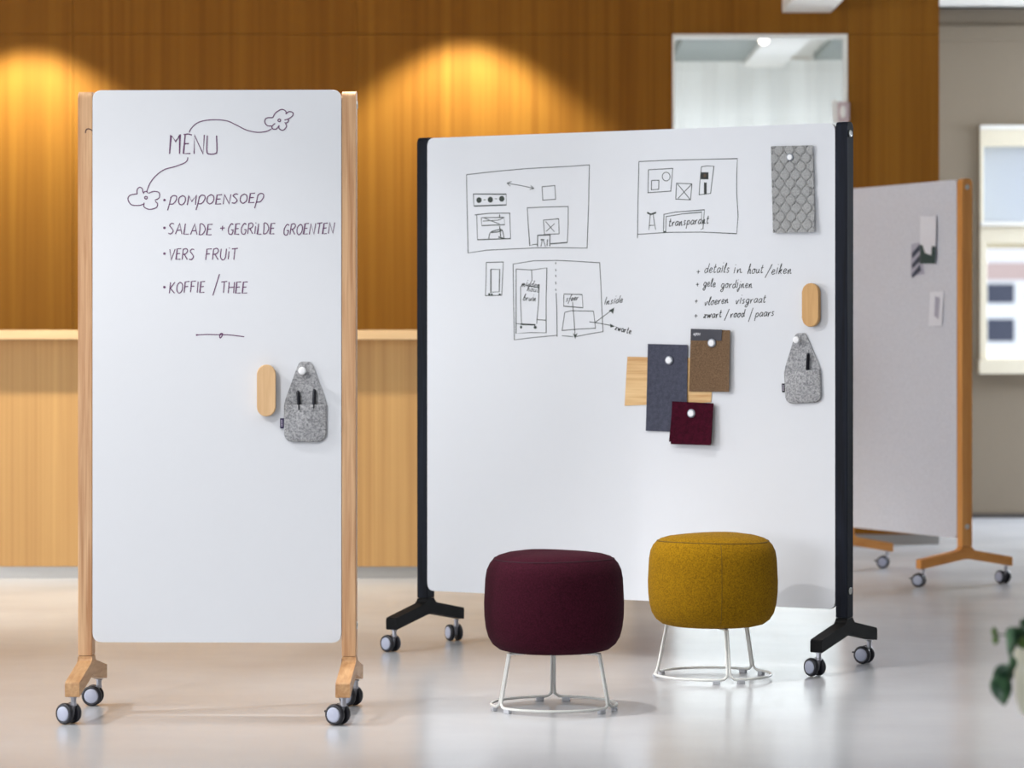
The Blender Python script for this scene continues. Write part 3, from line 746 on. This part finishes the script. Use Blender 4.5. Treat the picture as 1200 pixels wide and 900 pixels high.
for a, b in ((515,524), (544,554), (570,580), (600,612), (632,640)): I.line([(492,a),(493,b)], w=1.0)
I.line([(494,650),(497,730),(498,842)], w=1.0)
I.line([(528,655),(608,657),(612,715),(527,708)], closed=True)
I.line([(532,735),(560,728),(658,730),(667,805),(600,808),(520,815)], closed=True)
I.line([(566,690),(572,760),(577,835)]); I.fill([(567,826),(578,852),(588,826),(577,834)])
I.line([(640,777),(665,780),(735,728)]); I.fill([(724,728),(750,714),(744,742),(736,733)])
I.line([(665,780),(700,786),(735,793)]); I.fill([(731,785),(752,797),(732,802)])
I.done()
I = Ink(S2, M['ink_dark'], 'handwritten_word', 0, 0, 1, 0.75)
I.text('midden', 610.8, 631.5, 336.0, 337.0, 7.5, 0.3, 0.75); I.text('hout', 617.5, 631, 340.8, 342.5, 6.0, 0.3, 0.7); I.text('bruin', 613, 627.5, 351.5, 353, 7, 0.3, 0.8)
I.text('sfeer', 663.2, 677, 353.5, 351.5, 7, 0.3, 0.8)
I.text('Inside', 708, 729, 356.8, 354.5, 8.5, 0.3, 0.85)
I.text('zwarte', 720.5, 739, 386.5, 391.5, 7.5, 0.25, 0.95)
I = Ink(S2, M['ink_green'], 'room_sketch', 730, 160, 3.75, 0.85)
I.line([(70,110),(200,104),(370,100),(503,97),(500,170),(500,250),(506,350),(500,427),(350,420),(200,421),(65,430)]); I.line([(70,110),(66,300),(64,446)])
I.line([(112,146),(219,140),(210,240),(110,247)], closed=True)
I.line([(190+17*math.cos(a*PI/5), 176+19*math.sin(a*PI/5)) for a in range(10)], smooth=True, closed=True)
I.line([(126,193),(158,192),(157,232),(125,234)], closed=True)
I.line([(235,205),(303,208),(297,278),(232,275)], closed=True); I.line([(240,208),(296,278)]); I.line([(302,209),(242,272)])
I.line([(345,133),(370,129),(400,131),(392,190),(385,250),(335,256),(338,200)], closed=True)
I.line([(106,334),(122,342),(146,334)], w=2.0); I.line([(120,342),(114,410)]); I.line([(133,342),(138,380),(144,409)]); I.line([(115,391),(136,390)])
I.line([(178,418),(180,342),(230,332),(358,322),(352,405),(342,409)]); I.line([(188,418),(190,352),(260,340),(346,332),(345,370)]); I.line([(177,418),(190,418)], w=1.4)
I.done()
I = Ink(S2, M['ink_dark'], 'black_blocks', 730, 160, 3.75, 0.9)
I.fill([(342,157),(376,157),(376,188),(342,188)]); I.fill([(356,202),(368,202),(368,252),(356,252)]); I.done()
I = Ink(S2, M['ink_brown'], 'brown_dot', 730, 160, 3.75, 0.9); I.lift -= 0.0004; I.dot((360,172), 7, 8); I.done()
I = Ink(S2, M['ink_dark'], 'handwritten_word', 0, 0, 1, 0.85)
def plus(x, y): I.line([(x-1.7,y),(x+1.7,y-0.2)], w=0.8); I.line([(x,y-2),(x-0.2,y+2.2)], w=0.8); I.lab_done('handwritten plus sign')
I.text('transparant', 783.5, 830, 265.5, 261.5, 10, 0.15, 0.95)
plus(818.4,318.5)
I.text('details', 825.4, 854, 320.0, 319.4, 11, 0.2, 0.85); I.text('in', 859.5, 869, 320, 320, 9.5, 0.2, 0.85); I.text('hout', 876, 893.5, 320.6, 320, 10.5, 0.2, 0.85)
I.line([(896.5,325.5),(905,309.5)], w=0.85); I.lab_done('slash stroke'); I.text('eiken', 904, 927, 321.5, 320.5, 11, 0.2, 0.85)
plus(817.4,333.4)
I.text('gele', 824.4, 838, 335.6, 336, 9.5, 0.15, 0.9); I.text('gordijnen', 845, 881, 337.0, 337.6, 9.5, 0.15, 0.85)
plus(816,353.0)
I.text('vloeren', 825.5, 853, 358.5, 355, 9.5, 0.2, 0.85); I.text('visgraat', 862, 896.5, 356.0, 354, 9.5, 0.2, 0.85)
plus(815.6,370.2)
I.text('zwart', 824.5, 845, 373, 371.5, 9, 0.15, 1.0); I.line([(848.8,375.8),(854.6,362)], w=0.85); I.lab_done('slash stroke')
I.text('rood', 856, 872, 372.2, 371, 9, 0.15, 1.0); I.line([(877,377),(882.6,360.5)], w=0.85); I.lab_done('slash stroke'); I.text('paars', 885, 906.5, 371.5, 370, 9.5, 0.2, 0.9)

# ---------------------------------------------------------------- things held on the boards
def on_board(S, name, px, py, yo, label, cat, group=None):
    x, z = S.loc(px, py, yo)
    o = empty(name, S.world(x, yo, z), S.yaw, label, cat, group); return o
def eraser(S, px, py, w, h, mat, label):
    yo = S.front
    t = on_board(S, 'whiteboard_eraser', px, py, yo, label, 'eraser')
    r = w/2; n = 12
    def stad(rr, hh):
        p = []
        for i in range(n+1): a = PI*i/n; p.append((rr*math.cos(a), hh/2-rr+rr*math.sin(a)))
        for i in range(n+1): a = PI+PI*i/n; p.append((rr*math.cos(a), -hh/2+rr+rr*math.sin(a)))
        return p
    bm = bmesh.new(); add_prism(bm, stad(r-0.002, h-0.004), lambda u, v, q: (u, q, v), -0.007, -0.0012); mesh_obj('felt_pad', bm, M['felt'], t)
    bm = bmesh.new(); add_prism(bm, stad(r, h), lambda u, v, q: (u, q, v), -0.030, -0.007, 0.003); mesh_obj('wooden_grip', bm, mat, t)
    return t
eraser(S1, 313, 457.5, 0.058, 0.163, M['eraser_wood'], 'pale oval wooden eraser beside the felt pouch on the tall menu board')
eraser(S2, 953, 357.5, 0.063, 0.157, M['eraser_dark'], 'amber oval wooden eraser above the felt pouch on the wide board')

def knob(S, px, py, base, label, r=0.0125, L=0.026, group=None, style='knob'):
    t = on_board(S, 'magnet', px, py, S.front, label, 'magnet', group)
    if style == 'knob':
        bm = bmesh.new(); add_lathe(bm, [(0.008, base), (0.0075, base+L*0.55), (r*0.92, base+L*0.7), (r, base+L*0.8), (r*0.97, base+L*0.96), (r*0.6, base+L), (0, base+L)], 24, Matrix.Rotation(PI/2, 4, 'X'))
        mesh_obj('knob_body', bm, M['knob'], t, True)
    else:
        bm = bmesh.new(); add_lathe(bm, [(0, base), (r, base), (r, base+0.004), (r*0.85, base+0.0055), (r*0.7, base+0.0055)], 24, Matrix.Rotation(PI/2, 4, 'X'))
        mesh_obj('rim', bm, M['magring'], t, True)
        bm = bmesh.new(); add_lathe(bm, [(r*0.72, base+0.004), (r*0.70, base+0.0085), (r*0.66, base+0.0092), (0, base+0.0092)], 24, Matrix.Rotation(PI/2, 4, 'X'))
        mesh_obj('cap', bm, M['knob'], t, False)
    return t
def pouch(S, px, py, label, kx=1.0, tagmat='tag', tilt=0.0):
    """px,py = bottom centre"""
    t = on_board(S, 'felt_pen_pouch', px, py, S.front, label, 'pen holder')
    t.rotation_euler = (Matrix.Rotation(S.yaw, 4, 'Z') @ Matrix.Rotation(tilt, 4, 'Y')).to_euler()
    w = 0.0675*kx; hh = 0.253
    pts = [(-w+0.001, 0.0), (-w, 0.122), (-0.026, 0.236), (-0.018, hh), (0.018, hh), (0.026, 0.236), (w, 0.122), (w-0.001, 0.0)]
    prof = fillet(pts, [0.030, 0.02, 0.02, 0.012, 0.012, 0.02, 0.02, 0.030], n=6)
    bm = bmesh.new(); add_prism(bm, prof, lambda u, v, q: (u, q, v), -0.0045, -0.0005, 0.0008); mesh_obj('felt_back', bm, M['felt'], t)
    # pocket bellied outwards
    nx, nz = 16, 10; bm = bmesh.new(); rows = []
    for layer in (0, 1):
        g2 = []
        for j in range(nz+1):
            z = 0.0+0.118*j/nz; row = []
            cut = 0.0
            if z < 0.028: cut = 0.028-math.sqrt(max(0, 0.028**2-(0.028-z)**2))
            ww = w-0.0005-cut*0.95
            for i in range(nx+1):
                u = -1+2*i/nx
                bel = 0.0045+0.0095*(1-u*u)*min(1, z/0.05)
                row.append(bm.verts.new((ww*u, -(bel+(0.0035 if layer else 0)), z)))
            g2.append(row)
        rows.append(g2)
    for l, g2 in enumerate(rows):
        for j in range(nz):
            for i in range(nx):
                q = [g2[j][i], g2[j][i+1], g2[j+1][i+1], g2[j+1][i]]
                bm.faces.new(q)
    A, B = rows
    for j in range(nz):
        bm.faces.new([A[j][0], A[j+1][0], B[j+1][0], B[j][0]]); bm.faces.new([A[j][nx], B[j][nx], B[j+1][nx], A[j+1][nx]])
    for i in range(nx):
        bm.faces.new([A[nz][i], A[nz][i+1], B[nz][i+1], B[nz][i]]); bm.faces.new([A[0][i], B[0][i], B[0][i+1], A[0][i+1]])
    bmesh.ops.recalc_face_normals(bm, faces=bm.faces[:])
    mesh_obj('felt_pocket', bm, M['felt'], t, True)
    # stitched seam along sides and bottom
    path = fillet([(-w+0.005, 0.112), (-w+0.005, 0.005), (w-0.005, 0.005), (w-0.005, 0.112)], 0.028, closed=False, n=8)
    bm = bmesh.new()
    P = []
    for a, b in zip(path, path[1:]):
        m = max(1, int((b-a).length/0.004))
        for q in range(m): P.append(a+(b-a)*(q/m))
    for q in range(0, len(P)-1, 2):
        a, b = P[q], P[q+1]; u = abs(a.x)/w; y = -(0.0095+0.0095*(1-u*u)*min(1, a.y/0.05)); add_tube(bm, [(a.x, y, a.y), (b.x, y, b.y)], 0.0006, 4)
    mesh_obj('stitching', bm, M['stitch'], t)
    bm = bmesh.new(); add_box(bm, -w-0.012, -w+0.002, -0.006, -0.004, 0.043, 0.075); tg = mesh_obj('label_tag', bm, M[tagmat], t)
    bm = bmesh.new()
    for q in range(5): add_box(bm, -w-0.0085, -w-0.0045, -0.0064, -0.006, 0.049+q*0.0045, 0.052+q*0.0045)
    mesh_obj('tag_print', bm, M['tag_print'], tg)
    return t
def pen(S, tip, top, lean, label):
    """lean: local x shift; pen stands in the pocket, its clip outside"""
    x, z = S.loc(top[0], top[1], S.front-0.012); p = S.world(x, S.front-0.010, z)
    t = empty('marker_pen', p, S.yaw, label, 'pen', 'pens in the felt pouches')
    a = Vector((lean, -0.0005, -0.125))
    bm = bmesh.new(); add_tube(bm, [(0, 0, 0), a*0.02, a*0.06, a*0.5, a*0.96, a], [0.002, 0.0048, 0.0058, 0.0058, 0.0052, 0.002], 12)
    mesh_obj('pen_barrel', bm, M['pen'], t, True)
    c = fillet([Vector((0, -0.004, -0.004)), Vector((0, -0.0105, -0.006)), Vector((lean*0.4+0.0015, -0.0165, -0.060))], 0.004, closed=False)
    bm = bmesh.new(); add_tube(bm, c, 0.0024, 8); mesh_obj('pen_clip', bm, M['pen'], t, True)
pouch(S1, 358, 518, 'grey felt pen pouch with two black pens on the tall menu board')
knob(S1, 355, 434.5, 0.004, 'white knob magnet holding the felt pouch on the tall menu board')
pen(S1, None, (349.0, 458), 0.010, 'left black pen in the felt pouch of the tall menu board')
pen(S1, None, (368.3, 456), -0.004, 'right black pen in the felt pouch of the tall menu board')
pouch(S2, 942.8, 472.5, 'grey felt pen pouch with one black pen on the wide board', 1.05, 'tag_black', -math.radians(3.2))
knob(S2, 936.3, 398.3, 0.004, 'white knob magnet holding the felt pouch on the wide board')
pen(S2, None, (946.8, 413.5), -0.004, 'single black pen in the felt pouch of the wide board')

def sheet(S, name, corners, yo, thick, mat, label, cat, curl=None, nx=14, nz=20, parent_o=None, group=None):
    """corners in pixels: tl, tr, br, bl; a thin sheet hung on the board"""
    C = [Vector(S.loc(p[0], p[1], S.front-yo)) for p in corners]
    o2 = (C[0]+C[1]+C[2]+C[3])*0.25
    bm = bmesh.new(); G = []
    for L in (0, 1):
        g2 = []
        for j in range(nz+1):
            v = j/nz; row = []
            for i in range(nx+1):
                u = i/nx
                p = (C[0]*(1-u)+C[1]*u)*(1-v)+(C[3]*(1-u)+C[2]*u)*v-o2
                off = curl(u, v) if curl else 0
                row.append(bm.verts.new((p.x, -(off+thick*L), p.y)))
            g2.append(row)
        G.append(g2)
    for L, g2 in enumerate(G):
        for j in range(nz):
            for i in range(nx): bm.faces.new([g2[j][i], g2[j][i+1], g2[j+1][i+1], g2[j+1][i]])
    A, B = G
    for j in range(nz):
        bm.faces.new([A[j][0], A[j+1][0], B[j+1][0], B[j][0]]); bm.faces.new([A[j][nx], B[j][nx], B[j+1][nx], A[j+1][nx]])
    for i in range(nx):
        bm.faces.new([A[0][i], B[0][i], B[0][i+1], A[0][i+1]]); bm.faces.new([A[nz][i], A[nz][i+1], B[nz][i+1], B[nz][i]])
    bmesh.ops.recalc_face_normals(bm, faces=bm.faces[:])
    o = mesh_obj(name, bm, mat, None, False)
    o.location = S.world(o2.x, S.front-yo, o2.y); o.rotation_euler = (0, 0, S.yaw)
    if parent_o: 
        o.parent = parent_o; o.matrix_parent_inverse = (Matrix.Translation(parent_o.location) @ Matrix.Rotation(S.yaw, 4, 'Z')).inverted()
    if label: tag(o, label, cat, group)
    return o
# quilted grey sample: ogee cells raised between the stitched wave lines
def quilt(u, v):
    a = u*7.8; b = v*10.4
    sn = math.sin(PI*b); w1 = 0.285*math.copysign(abs(sn)**0.75, sn)
    best = 9
    for kk in range(-1, 10):
        d1 = abs(a-(kk+(w1 if kk % 2 == 0 else -w1)*1.6)); best = min(best, d1)
    h = min(1, best/0.42)
    ed = 0.0018*math.sin(v*21)*(1 if u > 0.9 else 0)
    return 0.0015+0.0070*math.sqrt(max(0, h*(2-h)))+ed+0.010*(v**3)*u
sheet(S2, 'quilted_fabric_sample', [(904.5,171.5),(953.5,170.5),(956.5,272),(907,273)], 0.001, 0.0015, M['quilt'],
      'light grey quilted fabric sample near the top right corner of the wide board', 'fabric sample', quilt, 64, 120)
knob(S2, 927.5, 184.5, 0.010, 'white round magnet on the light grey quilted sample', r=0.0135, style='disc')
sheet(S2, 'wood_veneer_sample', [(735.3,418),(836.5,420),(833.5,471.5),(732,475.5)], 0.0006, 0.001, M['veneer'],
      'thin striped pine veneer sample tucked behind the fabric samples on the wide board', 'wood sample')
sheet(S2, 'slate_fabric_sample', [(759.3,403),(806.3,404.2),(805.3,506.5),(757.2,504.8)], 0.0022, 0.0012, M['navy'],
      'tall slate blue fabric sample left among the samples on the wide board', 'fabric sample', lambda u, v: 0.003*u**4+0.002*v**2)
bs = sheet(S2, 'brown_fabric_sample', [(809.7,385.5),(857,387),(856,459.3),(808,458.6)], 0.0028, 0.0014, M['brown'],
      'brown woollen fabric sample with a charcoal printed label along its top', 'fabric sample', lambda u, v: 0.010*u**3+0.003*v)
# chamfered, printed label at its top
lb = sheet(S2, 'printed_label', [(809.9,385.3),(847,386.3),(846.5,399.2),(809.7,399.0)], 0.0052, 0.0006, M['label_dark'], None, None, lambda u, v: 0.006*u**3, 8, 4, bs)
I = Ink(S2, M['label_print'], 'label_print', 0, 0, 1, 0.6); I.lift = S2.front-0.0064
for wd, a0, a1, yb in (('APON', 812.5, 820.5, 392.8),): I.text(wd, a0, a1, yb, yb, 2.6, 0, 0.6)
lp = I.done(); lp['label'] = 'small white lettering on the charcoal label'
lp.parent = bs; lp.matrix_parent_inverse = (Matrix.Translation(bs.location) @ Matrix.Rotation(S2.yaw, 4, 'Z')).inverted() @ S2.root_matrix()
ub = sheet(S2, 'burgundy_fabric_sample', [(788.2,470.2),(837,472.6),(835.5,521.6),(787.2,520.4)], 0.0125, 0.0014, M['burgundy'],
      'folded burgundy fabric sample lowest among the samples on the wide board', 'fabric sample', lambda u, v: 0.004+0.012*(u**3)*v+0.004*v)
sheet(S2, 'under_fold', [(788.6,471),(836,473),(834,520.2),(784.3,517.6)], 0.0105, 0.0014, M['burgundy'], None, None, lambda u, v: 0.002*v, 8, 8, ub)
knob(S2, 785, 422.3, 0.0045, 'white round magnet on the tall slate blue sample', r=0.0160, style='disc')
knob(S2, 835.5, 402, 0.008, 'white round magnet on the brown sample below its charcoal label', r=0.0160, style='disc')
knob(S2, 813, 484.3, 0.0185, 'white round magnet on the folded burgundy sample', r=0.0160, style='disc')

# papers pinned on the grey board
cg = sheet(S3, 'postcard', [(1078.6,253),(1098,253),(1096.8,309),(1078,309)], 0.006, 0.001, M['paper'],
      'white card with a dark green foot pinned high on the grey pinboard', 'card', lambda u, v: 0.004*u)
sheet(S3, 'green_print', [(1078.3,287),(1097.3,289),(1096.8,309),(1078,309)], 0.0076, 0.0006, M['paper_green'], None, None, lambda u, v: 0.004*u, 6, 6, cg)
sheet(S3, 'white_print', [(1081,285),(1093,285),(1092,299),(1083,296)], 0.0086, 0.0004, M['paper'], None, None, lambda u, v: 0.004*u, 6, 6, cg)
cs = sheet(S3, 'striped_card', [(1068,286),(1078,284),(1083.5,321),(1067.5,323.5)], 0.001, 0.001, M['paper_grey'],
      'small card with dark diagonal stripes pinned beside the white card on the grey pinboard', 'card')
for (a, b) in ((0, 0), (0, 13), (0, 25)):
    sheet(S3, 'dark_stripe', [(1068.5,297+b),(1078,286+b*0.95),(1079.5,292+b),(1069,303+b*0.92)], 0.0024, 0.0004, M['paper_dark'], None, None, None, 3, 3, cs)
cp = sheet(S3, 'drawing_card', [(1090.2,342),(1106,341),(1104.5,381.5),(1089,382.3)], 0.002, 0.001, M['paper'],
      'narrow white card with a lilac squiggle pinned lower on the grey pinboard', 'card', lambda u, v: 0.004*v)
sheet(S3, 'squiggle_print', [(1096,347),(1101,350),(1099.5,374),(1095,370)], 0.0036+0.003, 0.0005, M['paper_grey'], None, None, None, 6, 6, cp)

# ================================================================= STOOLS
def stool(px, d, label, fabric_m, seam_m, leg0, seed, ks=1.0):
    c = at(px, 0, d); t = empty('upholstered_stool', (c.x, d, 0), 0, label, 'stool', 'upholstered stools')
    prof = [(0, 0.186), (0.10, 0.184), (0.150, 0.186), (0.178, 0.193), (0.199, 0.209), (0.213, 0.232), (0.221, 0.262), (0.2255, 0.300), (0.2265, 0.340),
            (0.2245, 0.380), (0.2225, 0.418), (0.2175, 0.447), (0.2075, 0.468), (0.1965, 0.4805), (0.194, 0.4822), (0.1915, 0.4840), (0.182, 0.4905), (0.155, 0.4985), (0.11, 0.5045), (0.05, 0.507), (0, 0.5075)]
    prof = [(r*ks, z) for r, z in prof]
    bm = bmesh.new(); add_lathe(bm, prof, 96)
    rg = random.Random(seed)
    for v in bm.verts:
        a = math.atan2(v.co.y, v.co.x); f = 1+0.006*math.sin(2*a+seed)+0.004*math.sin(3*a+seed*2)
        v.co.x *= f; v.co.y *= f
        if v.co.z > 0.47: v.co.z += 0.002*math.sin(2*a+seed*3)
    cu = mesh_obj('cushion', bm, fabric_m, t, True)
    def seam_pt(a, r, z):
        f = 1+0.006*math.sin(2*a+seed)+0.004*math.sin(3*a+seed*2)
        return Vector((r*ks*f*math.cos(a), r*ks*f*math.sin(a), z+(0.002*math.sin(2*a+seed*3) if z > 0.47 else 0)))
    bm = bmesh.new(); add_tube(bm, [seam_pt(2*PI*i/96, 0.1945, 0.4825) for i in range(97)], 0.0016, 6, False); mesh_obj('top_seam', bm, seam_m, cu, True)
    bm = bmesh.new(); av = math.radians(leg0-8)
    add_tube(bm, [seam_pt(av, r, z) for r, z in [(0.1945, 0.4815), (0.2075, 0.468), (0.2175, 0.447), (0.2225, 0.418), (0.2245, 0.380), (0.2265, 0.340), (0.2255, 0.300), (0.221, 0.262), (0.213, 0.232), (0.199, 0.209)]], 0.0009, 5); mesh_obj('side_seam', bm, seam_m, cu, True)
    R = 0.2035*ks; rr = 0.0046; dl = math.radians(1.5)
    for i in range(3):
        a0 = math.radians(leg0+120*i)+dl; a1 = math.radians(leg0+120*(i+1))-dl
        def pol(a, r, z): return Vector((r*math.cos(a), r*math.sin(a), z))
        off = math.radians(7.5)
        zt = 0.1835
        start = [pol(a0+0.02, 0.10*ks, zt), pol(a0, 0.163*ks, zt-0.001), pol(a0, 0.171*ks, zt-0.018), pol(a0, 0.197*ks, 0.040), pol(a0+off*0.15, 0.201*ks, 0.024), pol(a0+off*0.6, R, 0.0145)]
        arc = [pol(a0+off+(a1-a0-2*off)*j/18, R, 0.0145) for j in range(19)]
        end = [pol(a1-off*0.6, R, 0.0145), pol(a1-off*0.15, 0.201*ks, 0.024), pol(a1, 0.197*ks, 0.040), pol(a1, 0.171*ks, zt-0.018), pol(a1, 0.163*ks, zt-0.001), pol(a1-0.02, 0.10*ks, zt)]
        bm = bmesh.new(); add_tube(bm, catmull(start, 4)[:-1]+arc+catmull(end, 4)[1:], rr, 8)
        mesh_obj('frame_rod', bm, M['rod'], t, True)
        for a in (a0+math.radians(11), a1-math.radians(11)):
            m = Matrix.Rotation(a, 4, 'Z') @ Matrix.Translation((R, 0, 0)); bm = bmesh.new()
            add_box(bm, -0.0075, 0.0075, -0.013, 0.013, 0.0, 0.0135, 0.002); bm.transform(m); mesh_obj('glide', bm, M['pad'], t)
    return t
stool(649, 9.60, 'dark aubergine upholstered stool on a white rod base in front of the wide board', M['stool_red'], M['seam_red'], 90, 1, 0.99)
stool(835.5, 10.47, 'mustard yellow upholstered stool on a white rod base, behind and right of the aubergine stool', M['stool_yellow'], M['seam_yellow'], -78, 2, 1.0)

# ================================================================= PLANT AT THE RIGHT EDGE
DP = 6.0; pc = at(1238, 758, DP)
pot = empty('plant_stand', (pc.x, DP, 0), 0, 'slim black stand under the cream plant pot at the right edge', 'plant stand')
ptop, pbot = H-358*DP/F, H-440*DP/F
bm = bmesh.new(); add_lathe(bm, [(0, pbot), (0.048, pbot), (0.048, pbot-0.008), (0.008, pbot-0.010), (0.008, 0.012), (0.05, 0.010), (0.055, 0), (0, 0)], 28); mesh_obj('stand_column', bm, M['black_metal'], pot, True)
pl = empty('potted_plant', (pc.x, DP, pbot), 0, 'green leafy trailing plant in a cream pot cut off by the right edge', 'plant')
h = ptop-pbot
bm = bmesh.new(); add_lathe(bm, [(0, 0), (0.056, 0), (0.072, h*0.06), (0.0805, h*0.25), (0.0835, h*0.6), (0.0845, h), (0.079, h), (0.077, h*0.8), (0, h*0.8)], 40); mesh_obj('pot', bm, M['pot'], pl, True)
bm = bmesh.new(); add_lathe(bm, [(0, h*0.86), (0.074, h*0.84), (0.077, h*0.80)], 24); mesh_obj('soil', bm, M['soil'], pl, True)
def leaf(px0, py0, px1, py1, width, bend, mat, dy=0.0, twist=0.0):
    """leaf from base pixel to tip pixel at the plant's distance"""
    A = at(px0, py0, DP+dy)-pl.location; B = at(px1, py1, DP+dy)-pl.location
    ax = B-A; L = ax.length; ax.normalize()
    sd = ax.cross(Vector((math.sin(twist), 1, 0))).normalized(); nn = sd.cross(ax).normalized()
    bm = bmesh.new(); n = 8; rows = []
    for i in range(n+1):
        t = i/n; wv = width*0.5*(math.sin(PI*min(1, t**0.75))**0.8 if 0 < t < 1 else 0.02)+0.0004
        cpt = A+ax*L*t+nn*(bend*math.sin(PI*t))
        rows.append([bm.verts.new(cpt+sd*wv*q+nn*(abs(q)*wv*0.35)) for q in (-1, -0.5, 0, 0.5, 1)])
    for i in range(n):
        for q in range(4): bm.faces.new([rows[i][q], rows[i][q+1], rows[i+1][q+1], rows[i+1][q]])
    o = mesh_obj('leaf', bm, mat, pl, True)
    md = o.modifiers.new('thickness', 'SOLIDIFY'); md.thickness = 0.0009
def stem(pts):
    q = [at(a, b, DP+c)-pl.location for a, b, c in pts]
    bm = bmesh.new(); add_tube(bm, catmull(q, 5), 0.0016, 6); mesh_obj('stem', bm, M['stem'], pl, True)
stem([(1225,762,0), (1205,742,-0.02), (1187,756,-0.05), (1186,775,-0.07), (1182,796,-0.07)])
stem([(1225,762,0), (1205,745,-0.02), (1185,744,-0.03), (1166,744,-0.03)])
stem([(1232,764,0), (1215,735,0.0), (1205,712,0.0)])
leaf(1187,782, 1163,803, 0.040, 0.006, M['leaf'], -0.07)
leaf(1169,791, 1177,827, 0.044, 0.008, M['leaf'], -0.075, 0.3)
leaf(1187,768, 1184,790, 0.018, 0.004, M['leaf'], -0.07, 0.6)
leaf(1166,746, 1165,734, 0.012, 0.002, M['leaf_young'], -0.03)
leaf(1167,745, 1166,756, 0.013, 0.002, M['leaf_young'], -0.03, 0.2)
leaf(1187,736, 1183,770, 0.022, 0.005, M['leaf'], -0.05, 0.4)
leaf(1190,735, 1180,750, 0.020, 0.004, M['leaf'], -0.04)
leaf(1203,748, 1184,736, 0.024, 0.004, M['leaf'], -0.03, 0.2)
leaf(1210,756, 1190,752, 0.026, 0.004, M['leaf_young'], -0.04)
leaf(1206,735, 1196,726, 0.022, 0.004, M['leaf'], 0.0)
leaf(1215,750, 1197,740, 0.028, 0.006, M['leaf'], 0.0, 0.3)
for (a, b, c, d2, w) in ((1220,740,1206,715,0.03), (1230,742,1240,705,0.035), (1245,748,1268,728,0.035), (1240,752,1285,760,0.034), (1235,745,1222,722,0.03), (1215,758,1199,762,0.024)):
    leaf(a, b, c, d2, w, 0.006, M['leaf'], 0.01)
